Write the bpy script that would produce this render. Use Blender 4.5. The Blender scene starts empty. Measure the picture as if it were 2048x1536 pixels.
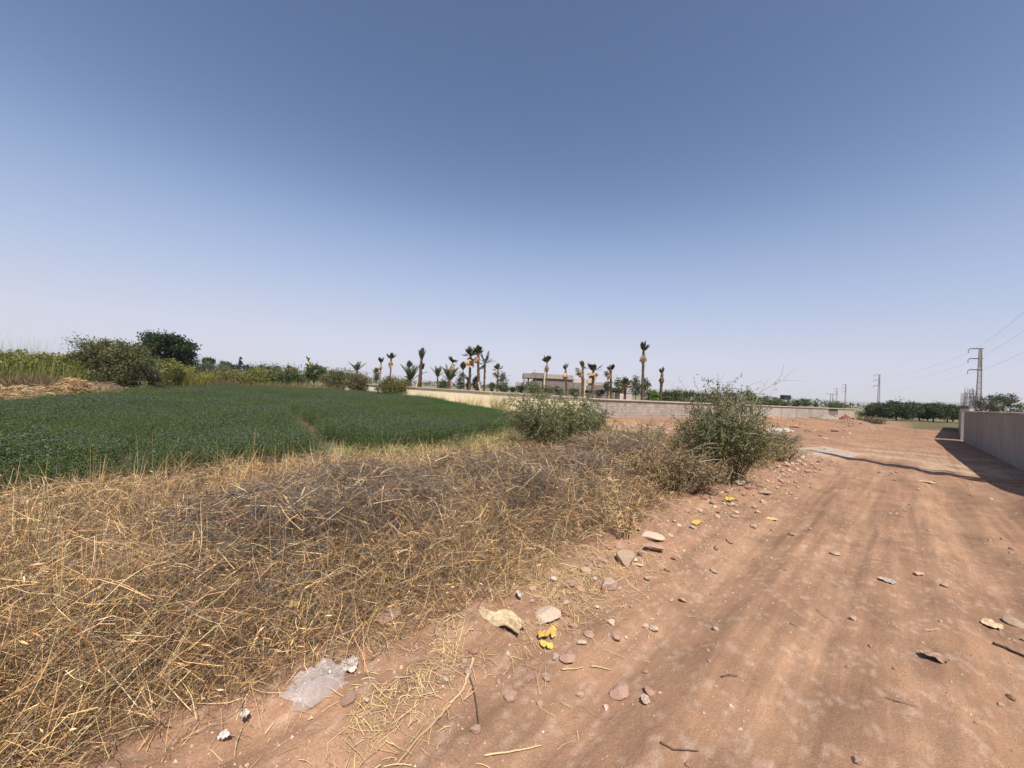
import bpy, math, random
import numpy as np
from mathutils import Matrix, Vector, Euler

S = bpy.context.scene
COL = S.collection
rad = math.radians
rng = np.random.default_rng(11)
random.seed(5)

# ------------------------------------------------------------------ camera, sky, sun, exposure
CAM_H, FPX, ROLL, PITCH = 1.6, 770.0, 3.0, 0.71
cam_d = bpy.data.cameras.new('camera')
cam_d.sensor_width = 36.0
cam_d.lens = FPX / 2048.0 * 36.0
cam_d.clip_start, cam_d.clip_end = 0.05, 9000.0
CAM = bpy.data.objects.new('camera', cam_d)
COL.objects.link(CAM)
RM = Matrix.Rotation(rad(90 + PITCH), 3, 'X') @ Matrix.Rotation(rad(ROLL), 3, 'Z')
CAM.matrix_world = Matrix.Translation((0, 0, CAM_H)) @ RM.to_4x4()
S.camera = CAM

SUN_EL = rad(56)
SUN_DIR = Vector((0.28, -0.96, 0.0)).normalized() * math.cos(SUN_EL) + Vector((0, 0, math.sin(SUN_EL)))
SKY_STRENGTH, SUN_STRENGTH, EXPOSURE = 0.1, 5.0, 0.45
W = bpy.data.worlds.new('World'); S.world = W; W.use_nodes = True
nt = W.node_tree; nt.nodes.clear()
out = nt.nodes.new('ShaderNodeOutputWorld'); bg = nt.nodes.new('ShaderNodeBackground')
sky = nt.nodes.new('ShaderNodeTexSky'); sky.sky_type = 'NISHITA'
sky.sun_disc = False
sky.sun_elevation = SUN_EL
sky.sun_rotation = math.atan2(SUN_DIR.x, SUN_DIR.y)
sky.altitude = 400; sky.air_density = 1.0; sky.dust_density = 1.0; sky.ozone_density = 1.0
# camera-like tone curve on the whole sky (pale summer haze), then the background
k1 = nt.nodes.new('ShaderNodeVectorMath'); k1.operation = 'SCALE'; k1.inputs['Scale'].default_value = 0.16
cu = nt.nodes.new('ShaderNodeRGBCurve')
for ch, pts in enumerate((((0, 0), (.136, .110), (.31, .395), (.62, .625), (1, .71)),
                          ((0, 0), (.218, .170), (.475, .495), (.85, .66), (1, .69)),
                          ((0, 0), (.397, .33), (.747, .73), (1, .80)))):
    c = cu.mapping.curves[ch]
    while len(c.points) > 2: c.points.remove(c.points[1])
    c.points[0].location = pts[0]; c.points[1].location = pts[-1]
    for q in pts[1:-1]: c.points.new(*q)
    for q in c.points: q.handle_type = 'AUTO_CLAMPED'
cu.mapping.update()
k2 = nt.nodes.new('ShaderNodeVectorMath'); k2.operation = 'SCALE'; k2.inputs['Scale'].default_value = 2 ** -EXPOSURE / SKY_STRENGTH
bg.inputs['Strength'].default_value = SKY_STRENGTH
nt.links.new(sky.outputs[0], k1.inputs[0]); nt.links.new(k1.outputs[0], cu.inputs['Color'])
nt.links.new(cu.outputs[0], k2.inputs[0]); nt.links.new(k2.outputs[0], bg.inputs[0])
nt.links.new(bg.outputs[0], out.inputs[0])
sl = bpy.data.lights.new('sun', 'SUN'); sl.energy = SUN_STRENGTH; sl.angle = rad(0.55); sl.color = (1.0, 0.945, 0.86)
so = bpy.data.objects.new('sun', sl); COL.objects.link(so)
so.rotation_euler = SUN_DIR.to_track_quat('Z', 'Y').to_euler(); so.location = (20, -30, 60)
vs = S.view_settings
vs.view_transform = 'Standard'; vs.look = 'None'; vs.exposure = EXPOSURE; vs.gamma = 1.0; vs.use_curve_mapping = False
S.cycles.max_bounces = 6; S.cycles.diffuse_bounces = 3; S.cycles.transparent_max_bounces = 12
S.cycles.transmission_bounces = 4; S.cycles.volume_bounces = 0; S.cycles.caustics_reflective = False
S.cycles.caustics_refractive = False; S.cycles.use_denoising = True

# ------------------------------------------------------------------ pixel helpers (photo pixels 2048 x 1536)
def ray(px, py):
    return RM @ Vector(((px - 1024) / FPX, -(py - 768) / FPX, -1.0))
def on_ground(px, py, z=0.0):
    d = ray(px, py); t = (z - CAM_H) / d.z
    return Vector((d.x * t, d.y * t, z))
def at_depth(px, py, Y):
    d = ray(px, py); t = Y / d.y
    return Vector((d.x * t, Y, CAM_H + d.z * t))

# ------------------------------------------------------------------ noise
def _h(ix, iy, s):
    n = (ix.astype(np.int64) * 374761393 + iy.astype(np.int64) * 668265263 + s * 1274126177) & 0x7fffffff
    n = ((n ^ (n >> 13)) * 1103515245 + 12345) & 0x7fffffff
    n = ((n ^ (n >> 16)) * 374761393) & 0x7fffffff
    return ((n ^ (n >> 11)) & 0xffff) / 65535.0
def vn(x, y, s=0):
    x = np.asarray(x, float); y = np.asarray(y, float)
    ix, iy = np.floor(x), np.floor(y); fx, fy = x - ix, y - iy
    fx = fx * fx * (3 - 2 * fx); fy = fy * fy * (3 - 2 * fy)
    a, b = _h(ix, iy, s), _h(ix + 1, iy, s); c, d = _h(ix, iy + 1, s), _h(ix + 1, iy + 1, s)
    return (a + (b - a) * fx) * (1 - fy) + (c + (d - c) * fx) * fy
def fbm(x, y, s=0, o=4):
    r, a, t = 0.0, 0.5, 0.0
    for i in range(o):
        r = r + a * vn(np.asarray(x) * 2 ** i + 17.3 * i, np.asarray(y) * 2 ** i + 9.1 * i, s + i); t += a; a *= 0.5
    return r / t
def sstep(a, b, x):
    t = np.clip((np.asarray(x, float) - a) / (b - a), 0, 1); return t * t * (3 - 2 * t)

def UV(x, y):          # u along the dirt track (away), v across it (left positive)
    return (x + y) * 0.70711, (y - x) * 0.70711
def XY(u, v):
    return (u - v) * 0.70711, (u + v) * 0.70711

def H(x, y):
    x = np.asarray(x, float); y = np.asarray(y, float)
    u, v = UV(x, y)
    d = np.sqrt(x * x + y * y)
    near = 1 - sstep(9, 16, d)
    fade = 1 - sstep(60, 110, d)
    h = 0.06 * (fbm(x * .22, y * .22, 3, 3) - .5) * fade
    track = sstep(-2.7, -2.0, v) * (1 - sstep(1.5, 2.1, v))
    w = v + .12 * (fbm(u * .35, v * .3, 31, 2) - .5) * 2
    tread = np.sin(w * 46 + 3 * vn(u * 1.2, v * 2, 12)) * sstep(.5, .62, fbm(u * .3, w * 2.6, 73, 2))
    h = h + track * .0045 * tread * near
    rut = lambda c, s: np.exp(-((w - c) / s) ** 2)
    h = h - track * (.036 * rut(1.0, .17) + .036 * rut(-.65, .18) + .022 * rut(.25, .10) + .02 * rut(-1.35, .13) - .02 * rut(1.3, .1) - .02 * rut(.68, .1) - .022 * rut(-.35, .1) - .022 * rut(-.98, .1)) * fade
    h = h + track * .010 * (np.abs(fbm(u * .9, w * 7, 55, 2) - .5) * 2) * near
    edge = sstep(1.3, 2.0, v) * (1 - sstep(3.4, 5.0, v))
    cl = 1 - np.abs(fbm(x * 3.1, y * 3.1, 21, 3) - .5) * 3.2
    h = h + edge * (.045 + .075 * np.clip(cl, 0, 1) ** 1.5 * near + .03 * (fbm(x * 9, y * 9, 8, 2) - .5) * near)
    right = (1 - sstep(-2.3, -1.5, v)) * sstep(-4, -2.6, v)
    h = h + right * .10 * fbm(u * .6, v * 1.1, 14, 3) * fade
    h = h + .30 * np.exp(-((v + 1.85) / .45) ** 2) * (1 - sstep(9, 15, u)) * sstep(2, 6, u) * (.7 + .6 * fbm(u * .7, v, 4, 2))
    lot = sstep(13, 17, u) * sstep(1.5, 4, v) * fade
    h = h + lot * .16 * (fbm(x * .45, y * .45, 40, 4) - .45)
    rg = .75 + sstep(.9, 1.7, v)
    h = h + near * rg * (.014 * (fbm(x * 8, y * 8, 5, 3) - .5) + .008 * (fbm(x * 24, y * 24, 6, 2) - .5))
    return h
def Hs(x, y):
    return float(H(np.array([x]), np.array([y]))[0])
def ground_pt(px, py):
    p = on_ground(px, py)
    for _ in range(3):
        p = on_ground(px, py, Hs(p.x, p.y))
    return p

# ------------------------------------------------------------------ mesh helpers
class Geo:
    def __init__(s):
        s.V, s.Q, s.T, s.C, s.n = [], [], [], [], 0
    def verts(s, v, c):
        v = np.asarray(v, np.float32).reshape(-1, 3)
        c = np.asarray(c, np.float32)
        if c.ndim == 1: c = np.tile(c[None, :3], (len(v), 1))
        s.V.append(v); s.C.append(c.reshape(-1, 3)); b = s.n; s.n += len(v); return b
    def ribbons(s, P, Wd, c, side=None):
        """P (N,K,3) centre lines, Wd (N,K) widths, c (N,3)"""
        P = np.asarray(P, np.float32); N, K, _ = P.shape
        if N == 0: return
        T = np.gradient(P, axis=1)
        if side is None:
            side = rng.normal(size=(N, 3)).astype(np.float32)
        sd = np.cross(T, side[:, None, :]); sd /= np.linalg.norm(sd, axis=2, keepdims=True) + 1e-9
        off = sd * np.asarray(Wd, np.float32)[:, :, None] * .5
        V = np.stack([P - off, P + off], axis=2).reshape(-1, 3)
        b = s.verts(V, np.repeat(np.asarray(c, np.float32), K * 2, axis=0))
        i = (np.arange(N)[:, None] * K + np.arange(K - 1)[None, :]).reshape(-1) * 2 + b
        s.Q.append(np.stack([i, i + 1, i + 3, i + 2], 1))
    def leaves(s, P, D, L, Wd, c):
        """rhombic leaves: centre P (N,3), direction D, length L (N), width (N)"""
        P = np.asarray(P, np.float32); N = len(P)
        if N == 0: return
        D = D / (np.linalg.norm(D, axis=1, keepdims=True) + 1e-9)
        r = np.cross(D, rng.normal(size=(N, 3))); r /= np.linalg.norm(r, axis=1, keepdims=True) + 1e-9
        a = D * np.asarray(L)[:, None] * .5; b_ = r * np.asarray(Wd)[:, None] * .5
        V = np.stack([P - a, P + b_ - a * .1, P + a, P - b_ - a * .1], 1)
        b = s.verts(V, np.repeat(np.asarray(c, np.float32), 4, axis=0))
        i = np.arange(N)[:, None] * 4 + b
        s.Q.append(i + np.arange(4)[None, :])
    def tube(s, path, radii, c, sides=6, cap=True):
        path = np.asarray(path, np.float32); K = len(path)
        T = np.gradient(path, axis=0); T /= np.linalg.norm(T, axis=1, keepdims=True) + 1e-9
        ref = np.array([0.31, 0.87, 0.38]) if abs(T[0][2]) > .9 else np.array([0.05, 0.1, 1.0])
        A = np.cross(T, ref); A /= np.linalg.norm(A, axis=1, keepdims=True) + 1e-9
        B = np.cross(T, A)
        ang = np.arange(sides) / sides * 2 * np.pi
        V = path[:, None] + (A[:, None] * np.cos(ang)[None, :, None] + B[:, None] * np.sin(ang)[None, :, None]) * np.asarray(radii)[:, None, None]
        b = s.verts(V, c)
        k, j = np.meshgrid(np.arange(K - 1), np.arange(sides), indexing='ij')
        k, j = k.ravel(), j.ravel(); j2 = (j + 1) % sides
        s.Q.append(np.stack([b + k * sides + j, b + k * sides + j2, b + (k + 1) * sides + j2, b + (k + 1) * sides + j], 1))
        if cap:
            for r0 in (0, K - 1):
                ce = s.verts(path[r0][None], c)
                j = np.arange(sides)
                s.T.append(np.stack([np.full(sides, ce), b + r0 * sides + j, b + r0 * sides + (j + 1) % sides], 1))
    def box(s, lo, hi, c=(1, 1, 1), M=None):
        x0, y0, z0 = lo; x1, y1, z1 = hi
        v = np.array([[x0, y0, z0], [x1, y0, z0], [x1, y1, z0], [x0, y1, z0], [x0, y0, z1], [x1, y0, z1], [x1, y1, z1], [x0, y1, z1]], float)
        if M is not None: v = np.array([M @ Vector(p) for p in v])
        b = s.verts(v, c)
        s.Q.append(np.array([[0, 3, 2, 1], [4, 5, 6, 7], [0, 1, 5, 4], [1, 2, 6, 5], [2, 3, 7, 6], [3, 0, 4, 7]]) + b)
    def grid(s, V, c):
        n, m = V.shape[:2]; b = s.verts(V.reshape(-1, 3), c)
        i, j = np.meshgrid(np.arange(n - 1), np.arange(m - 1), indexing='ij'); i, j = i.ravel(), j.ravel()
        s.Q.append(np.stack([b + i * m + j, b + (i + 1) * m + j, b + (i + 1) * m + j + 1, b + i * m + j + 1], 1))
    def mesh(s, name, mat, smooth=False):
        V = np.concatenate(s.V); Cc = np.concatenate(s.C)
        Q = np.concatenate(s.Q).astype(np.int32) if s.Q else np.zeros((0, 4), np.int32)
        T = np.concatenate(s.T).astype(np.int32) if s.T else np.zeros((0, 3), np.int32)
        me = bpy.data.meshes.new(name)
        me.vertices.add(len(V)); me.vertices.foreach_set('co', V.astype(np.float32).ravel())
        nl = Q.size + T.size; me.loops.add(nl)
        me.loops.foreach_set('vertex_index', np.concatenate([Q.ravel(), T.ravel()]).astype(np.int32))
        me.polygons.add(len(Q) + len(T))
        st = np.concatenate([np.arange(len(Q)) * 4, Q.size + np.arange(len(T)) * 3]).astype(np.int32)
        me.polygons.foreach_set('loop_start', st)
        me.polygons.foreach_set('use_smooth', np.full(len(Q) + len(T), bool(smooth)))
        a = me.attributes.new('Col', 'FLOAT_COLOR', 'POINT')
        a.data.foreach_set('color', np.concatenate([Cc, np.ones((len(Cc), 1), np.float32)], 1).astype(np.float32).ravel())
        me.update(calc_edges=True)
        if mat: me.materials.append(mat)
        return me
    def build(s, name, mat, parent=None, smooth=False, loc=None):
        return link(name, s.mesh(name, mat, smooth), parent, loc)

def link(name, me, parent=None, loc=None, rot=None, scale=None):
    o = bpy.data.objects.new(name, me); COL.objects.link(o)
    if parent is not None: o.parent = parent
    if loc is not None: o.location = loc
    if rot is not None: o.rotation_euler = rot
    if scale is not None: o.scale = scale if hasattr(scale, '__len__') else (scale,) * 3
    return o
def tag(o, label=None, cat=None, group=None, kind=None):
    if label: o['label'] = label
    if cat: o['category'] = cat
    if group: o['group'] = group
    if kind: o['kind'] = kind
    return o
def empty(name, loc, label=None, cat=None, group=None, rz=0.0):
    o = bpy.data.objects.new(name, None); COL.objects.link(o)
    o.location = loc; o.rotation_euler = (0, 0, rz); o.empty_display_size = .2
    return tag(o, label, cat, group)
def vary(base, n, amt=.15, hue=.08):
    base = np.asarray(base, float)
    k = 1 + rng.normal(0, amt, (n, 1)); h = 1 + rng.normal(0, hue, (n, 3))
    return np.clip(base[None] * k * h, .005, .95)
def mixcol(cols, n, p=None, amt=.15, hue=.06):
    cols = np.asarray(cols, float); i = rng.choice(len(cols), n, p=p)
    return np.clip(cols[i] * (1 + rng.normal(0, amt, (n, 1))) * (1 + rng.normal(0, hue, (n, 3))), .005, .95)

# ------------------------------------------------------------------ materials
def newmat(name):
    m = bpy.data.materials.new(name); m.use_nodes = True; n = m.node_tree.nodes; n.clear()
    return m, n, m.node_tree.links
def foliage_mat(name, trans=.3, rough=.65, spec=.25, gain=.82):
    m, n, l = newmat(name)
    o = n.new('ShaderNodeOutputMaterial'); a = n.new('ShaderNodeAttribute'); a.attribute_name = 'Col'
    p = n.new('ShaderNodeBsdfPrincipled'); p.inputs['Roughness'].default_value = rough
    p.inputs['Specular IOR Level'].default_value = spec
    sc_ = n.new('ShaderNodeVectorMath'); sc_.operation = 'SCALE'; sc_.inputs['Scale'].default_value = gain; l.new(a.outputs['Color'], sc_.inputs[0])
    l.new(sc_.outputs[0], p.inputs['Base Color'])
    if trans > 0:
        t = n.new('ShaderNodeBsdfTranslucent'); mx = n.new('ShaderNodeMixShader'); mx.inputs[0].default_value = trans
        l.new(sc_.outputs[0], t.inputs[0]); l.new(p.outputs[0], mx.inputs[1]); l.new(t.outputs[0], mx.inputs[2]); l.new(mx.outputs[0], o.inputs[0])
    else:
        l.new(p.outputs[0], o.inputs[0])
    return m
M_DRY = foliage_mat('dry_stalk', .05, .55, .3, .96)
M_LEAF = foliage_mat('leaf', .28, .55, .3)
M_WOOD = foliage_mat('bark', 0, .85, .15)
M_METAL = foliage_mat('painted_metal', 0, .5, .4)

def rough_mat(name, c1, c2, scale=3.0, bump=.3, fine=40.0, rough=.9, use_obj=False, use_attr=False, streak=0.0, spec=.2, bdist=.02):
    """mottled mineral surface; optional per-object colour and vertex colour, rain streaks"""
    m, n, l = newmat(name)
    o = n.new('ShaderNodeOutputMaterial'); p = n.new('ShaderNodeBsdfPrincipled')
    p.inputs['Roughness'].default_value = rough; p.inputs['Specular IOR Level'].default_value = spec
    tc = n.new('ShaderNodeTexCoord'); ge = n.new('ShaderNodeNewGeometry')
    n1 = n.new('ShaderNodeTexNoise'); n1.inputs['Scale'].default_value = scale; n1.inputs['Detail'].default_value = 6; n1.inputs['Roughness'].default_value = .65
    n2 = n.new('ShaderNodeTexNoise'); n2.inputs['Scale'].default_value = fine; n2.inputs['Detail'].default_value = 4
    src = ge.outputs['Position'] if not use_obj or streak > 0 else tc.outputs['Object']
    l.new(src, n1.inputs['Vector']); l.new(src, n2.inputs['Vector'])
    r = n.new('ShaderNodeValToRGB'); r.color_ramp.elements[0].position = .32; r.color_ramp.elements[1].position = .68
    r.color_ramp.elements[0].color = (*c1, 1); r.color_ramp.elements[1].color = (*c2, 1)
    l.new(n1.outputs['Fac'], r.inputs[0])
    col = r.outputs[0]
    mp = n.new('ShaderNodeMapRange'); mp.inputs['From Min'].default_value = .3; mp.inputs['From Max'].default_value = .7
    mp.inputs['To Min'].default_value = .78; mp.inputs['To Max'].default_value = 1.18
    l.new(n2.outputs['Fac'], mp.inputs['Value'])
    def mul(a, b, colour):
        x = n.new('ShaderNodeMix'); x.data_type = 'RGBA'; x.blend_type = 'MULTIPLY'; x.inputs['Factor'].default_value = 1
        l.new(a, x.inputs['A']); l.new(b, x.inputs['B']); return x.outputs['Result']
    cb = n.new('ShaderNodeCombineColor')
    for k in range(3): l.new(mp.outputs[0], cb.inputs[k])
    col = mul(col, cb.outputs[0], True)
    if use_obj:
        oi = n.new('ShaderNodeObjectInfo'); col = mul(col, oi.outputs['Color'], True)
    if use_attr:
        at = n.new('ShaderNodeAttribute'); at.attribute_name = 'Col'; col = mul(col, at.outputs['Color'], True)
    if streak > 0:
        mpg = n.new('ShaderNodeMapping'); mpg.inputs['Scale'].default_value = (1.6, 1.6, .12)
        n3 = n.new('ShaderNodeTexNoise'); n3.inputs['Scale'].default_value = 2.2; n3.inputs['Detail'].default_value = 5
        l.new(ge.outputs['Position'], mpg.inputs['Vector']); l.new(mpg.outputs[0], n3.inputs['Vector'])
        m2 = n.new('ShaderNodeMapRange'); m2.inputs['From Min'].default_value = .52; m2.inputs['From Max'].default_value = .72
        m2.inputs['To Min'].default_value = 1; m2.inputs['To Max'].default_value = 1 - streak
        l.new(n3.outputs['Fac'], m2.inputs['Value'])
        c2_ = n.new('ShaderNodeCombineColor')
        for k in range(3): l.new(m2.outputs[0], c2_.inputs[k])
        col = mul(col, c2_.outputs[0], True)
    l.new(col, p.inputs['Base Color'])
    bp = n.new('ShaderNodeBump'); bp.inputs['Strength'].default_value = bump; bp.inputs['Distance'].default_value = bdist
    ad = n.new('ShaderNodeMath'); ad.operation = 'ADD'
    l.new(n1.outputs['Fac'], ad.inputs[0]); l.new(n2.outputs['Fac'], ad.inputs[1]); l.new(ad.outputs[0], bp.inputs['Height'])
    l.new(bp.outputs[0], p.inputs['Normal']); l.new(p.outputs[0], o.inputs[0])
    return m
M_SOIL = rough_mat('soil', (.62, .62, .62), (.86, .85, .83), 2.3, .4, 120, .95, use_attr=True, spec=.1, bdist=.010)
def soil_streaks(m):
    n, l = m.node_tree.nodes, m.node_tree.links
    p = next(q for q in n if q.type == 'BSDF_PRINCIPLED'); src = p.inputs['Base Color'].links[0].from_socket
    ge = n.new('ShaderNodeNewGeometry'); mp = n.new('ShaderNodeMapping'); mp.vector_type = 'TEXTURE'; mp.inputs['Rotation'].default_value = (0, 0, rad(45)); mp.inputs['Scale'].default_value = (1.7, .11, 1)
    nz = n.new('ShaderNodeTexNoise'); nz.inputs['Scale'].default_value = 1.0; nz.inputs['Detail'].default_value = 5; nz.inputs['Roughness'].default_value = .7
    l.new(ge.outputs['Position'], mp.inputs['Vector']); l.new(mp.outputs[0], nz.inputs['Vector'])
    vo = n.new('ShaderNodeTexVoronoi'); vo.inputs['Scale'].default_value = 38; l.new(ge.outputs['Position'], vo.inputs['Vector'])
    a = n.new('ShaderNodeMapRange'); a.inputs['From Min'].default_value = .3; a.inputs['From Max'].default_value = .7; a.inputs['To Min'].default_value = .79; a.inputs['To Max'].default_value = 1.19
    l.new(nz.outputs['Fac'], a.inputs['Value'])
    b = n.new('ShaderNodeMapRange'); b.inputs['From Min'].default_value = .05; b.inputs['From Max'].default_value = .35; b.inputs['To Min'].default_value = 1.05; b.inputs['To Max'].default_value = .97
    l.new(vo.outputs['Distance'], b.inputs['Value'])
    k = n.new('ShaderNodeMath'); k.operation = 'MULTIPLY'; l.new(a.outputs[0], k.inputs[0]); l.new(b.outputs[0], k.inputs[1])
    sc = n.new('ShaderNodeVectorMath'); sc.operation = 'SCALE'; l.new(src, sc.inputs[0]); l.new(k.outputs[0], sc.inputs['Scale']); l.new(sc.outputs[0], p.inputs['Base Color'])
    bp = n.new('ShaderNodeBump'); bp.inputs['Strength'].default_value = .25; bp.inputs['Distance'].default_value = .008; bp.invert = True
    prev = p.inputs['Normal'].links[0].from_socket; l.new(vo.outputs['Distance'], bp.inputs['Height']); l.new(prev, bp.inputs['Normal']); l.new(bp.outputs[0], p.inputs['Normal'])
soil_streaks(M_SOIL)
M_STONE = rough_mat('stone', (.62, .61, .59), (.9, .88, .85), 9, .5, 70, .9, use_obj=True, bdist=.01)
M_CONC = rough_mat('concrete', (.28, .257, .236), (.36, .33, .30), .9, .25, 25, .9, use_attr=True, streak=.22)
M_CREAM = rough_mat('cream_plaster', (.84, .71, .46), (.88, .78, .55), .8, .2, 18, .9, use_attr=True, streak=.06)
M_BLOCK = rough_mat('concrete_block', (.70, .69, .68), (.9, .89, .87), 2.5, .35, 45, .95, use_obj=True, streak=.16)
M_DARK = rough_mat('unlit_interior_paint', (.012, .012, .014), (.02, .02, .02), 3, 0, 20, .6)  # near-black colour painted in place of an unlit interior
M_DEBRIS = rough_mat('debris', (.62, .62, .62), (.95, .95, .95), 6, .4, 50, .9, use_attr=True)
# ------------------------------------------------------------------ ground and track: one sheet out to the horizon
def axis(lo, hi, step, far):
    a = np.arange(lo, hi + step * .5, step)
    def ext(s0):
        r, x, st = [], 0.0, s0
        while x < far: st *= 1.075; x += st; r.append(x)
        return np.array(r)
    e = ext(step)
    return np.concatenate([(lo - e)[::-1], a, hi + e])
gx = axis(-3.4, 7.6, .032, 3500); gy = axis(.9, 7.6, .032, 3500)
GX, GY = np.meshgrid(gx, gy, indexing='xy')
gu, gv = UV(GX, GY); gd = np.hypot(GX, GY)
GZ = H(GX, GY)

def crop_poly():
    return np.array([(-9.0, 1.2), (-5.75, 4.2), (-4.5, 5.75), (-3.8, 7.0), (-2.85, 8.1), (-1.5, 10.0), (-.3, 13.6), (.3, 18), (.3, 20.0), (-1.2, 24.2),
                     (-6.4, 30.6), (-14.0, 39.6), (-21, 40.5), (-28.5, 36), (-22.5, 23.5), (-17.2, 14.8), (-15.0, 11), (-13.4, 7), (-12, 3)])
CROP = crop_poly()
def inside(poly, x, y):
    r = np.zeros(np.shape(x), bool); n = len(poly); j = n - 1
    for i in range(n):
        xi, yi = poly[i]; xj, yj = poly[j]
        c = ((yi > y) != (yj > y)) & (x < (xj - xi) * (y - yi) / (yj - yi + 1e-12) + xi)
        r ^= c; j = i
    return r

def ground_colour(x, y, u, v, d):
    red = np.array([.375, .220, .138]); dust = np.array([.455, .280, .178]); pack = np.array([.285, .170, .108])
    ora = np.array([.45, .255, .14]); field = np.array([.17, .115, .07]); far = np.array([.27, .225, .125]); thatch = np.array([.11, .07, .045])
    w = v + .25 * (fbm(u * .3, v * .3, 31, 2) - .5)
    def mix(a, b, t): return a * (1 - t[..., None]) + b * t[..., None]
    c = np.broadcast_to(red, x.shape + (3,)).copy()
    tr = sstep(-2.8, -2.2, v) * (1 - sstep(1.4, 2.2, v))
    # dust drifted along the wheel tracks, packed earth between
    st = np.clip(.9 * np.exp(-((w - 1.15) / .16) ** 2) + .9 * np.exp(-((w + .55) / .2) ** 2) + .6 * np.exp(-((w - .3) / .12) ** 2) + .6 * np.exp(-((w + 1.45) / .2) ** 2), 0, 1)
    st = st * sstep(.25, .6, fbm(u * .5, w * 1.5, 61, 3)) + .55 * sstep(.5, .75, fbm(u * .25, w * 3.2, 71, 3))
    c = mix(c, dust, np.clip(st, 0, 1) * tr * .85)
    pk = sstep(.52, .72, fbm(u * .8, w * 4.2, 81, 4)) * tr
    c = mix(c, pack, pk * .65)
    blot = sstep(.56, .7, fbm(u * 1.6, w * 3.5, 91, 4)) * tr
    c = mix(c, pack * .92, blot * .4)
    lot = sstep(11, 15, u) * sstep(-2, 3, v) * (1 - sstep(80, 120, d))
    c = mix(c, ora, lot * sstep(.35, .6, fbm(x * .3, y * .5, 7, 4)) * .9)
    c = mix(c, np.array([.30, .18, .125]), lot * sstep(.55, .72, fbm(x * .5, y * .9, 17, 4)) * .8)
    c = mix(c, np.array([.52, .38, .27]), sstep(12, 16, u) * (1 - sstep(20, 24, u)) * sstep(.58, .68, fbm(x * .8, y * 1.2, 27, 3)) * .7)
    gr = sstep(1.95, 2.6, v) * (1 - sstep(12.5, 15, u))
    c = mix(c, thatch, gr)  # old thatch tone, made darker still to paint shade between the stalks
    fl = inside(CROP, x, y).astype(float)
    c = mix(c, field, fl)
    c = mix(c, np.array([.30, .25, .10]), ((x < -1) & (fl < .5) & (v > 9)).astype(float) * .6)
    c = mix(c, far, sstep(52, 75, d))
    c = mix(c, np.array([.17, .135, .075]), sstep(45, 49, d) * (1 - sstep(75, 90, d)) * (x > y) .astype(float))
    c = mix(c, np.array([.24, .22, .12]), sstep(60, 90, d) * sstep(.45, .6, fbm(x * .01, y * .01, 3, 3)) * .8)
    # pale grit scattered through the loose earth
    g = sstep(.74, .8, vn(x * 34, y * 34, 5)) * (1 - sstep(6, 10, d)) * (1 - gr)
    c = mix(c, np.array([.55, .40, .31]), g * .45)
    return c
GC = ground_colour(GX, GY, gu, gv, gd)
ny, nx = GX.shape
vid = np.arange(ny * nx).reshape(ny, nx)
quads = np.stack([vid[:-1, :-1], vid[:-1, 1:], vid[1:, 1:], vid[1:, :-1]], -1).reshape(-1, 4)
fcx = ((GX[:-1, :-1] + GX[1:, 1:]) * .5).ravel(); fcy = ((GY[:-1, :-1] + GY[1:, 1:]) * .5).ravel()
fu, fv = UV(fcx, fcy)
edge_w = .35 * (fbm(fu * .8, fv * .8, 44, 3) - .5) * 2
is_track = (fv > -2.45 + edge_w * .4) & (fv < 1.75 + edge_w) & (fu > -12) & (fu < 62)
Vall = np.stack([GX, GY, GZ], -1).reshape(-1, 3); Call = GC.reshape(-1, 3)
for nm, mask in (('ground', ~is_track), ('dirt_track', is_track)):
    q = quads[mask]; used, inv = np.unique(q.ravel(), return_inverse=True)
    g = Geo(); g.verts(Vall[used], Call[used]); g.Q.append(inv.reshape(-1, 4))
    o = g.build(nm, M_SOIL, smooth=True); tag(o, kind='structure')
# ------------------------------------------------------------------ built things
def frame_along(a, b):
    """matrix: local x from a to b, local y to the left of it, origin a"""
    d = (b - a).to_2d().normalized()
    return Matrix(((d.x, -d.y, 0, a.x), (d.y, d.x, 0, a.y), (0, 0, 1, a.z), (0, 0, 0, 1)))
WALL_H = 1.30
corner = on_ground(1178, 836); corner.z = 0
cream_end = at_depth(690, 770, 43.0); cream_end.z = 0
block_end = on_ground(1708, 835.5); block_end.z = 0

# cream plastered garden wall: outer face looks at the field (local -y)
cw = empty('garden_wall', cream_end, 'cream plastered garden wall with grey overhanging coping beside the green crop', 'wall')
Mx = frame_along(cream_end, corner); Lc = (corner - cream_end).to_2d().length
cw.matrix_world = Mx
def wavy_panel(x0, x1, h, thick=.2, amp=.006, seed=0, bot=-.25):
    """a wall length as a box with gently uneven outer face"""
    n, m = max(2, int((x1 - x0) / .25)), 6
    xs = np.linspace(x0, x1, n); zs = np.linspace(bot, h, m)
    X, Z = np.meshgrid(xs, zs, indexing='ij')
    Y = amp * (fbm(X * 1.7 + seed, Z * 2.2, 66 + seed, 3) - .5)
    g = Geo(); cc = np.ones(3)
    g.grid(np.stack([X, Y, Z], -1), cc)
    top = np.stack([np.stack([xs, Y[:, -1], np.full(n, h)], -1), np.stack([xs, np.full(n, thick), np.full(n, h)], -1)], 1)
    g.grid(top, cc)
    back = np.stack([np.stack([xs, np.full(n, thick), np.full(n, h)], -1), np.stack([xs, np.full(n, thick), np.full(n, bot)], -1)], 1)
    g.grid(back, cc)
    for e in (0, -1):
        q = np.array([[xs[e], 0, bot], [xs[e], thick, bot], [xs[e], thick, h], [xs[e], 0, h]]); b = g.verts(q, cc); g.Q.append(np.array([[0, 1, 2, 3]]) + b)
    return g
nseg = 6
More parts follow.
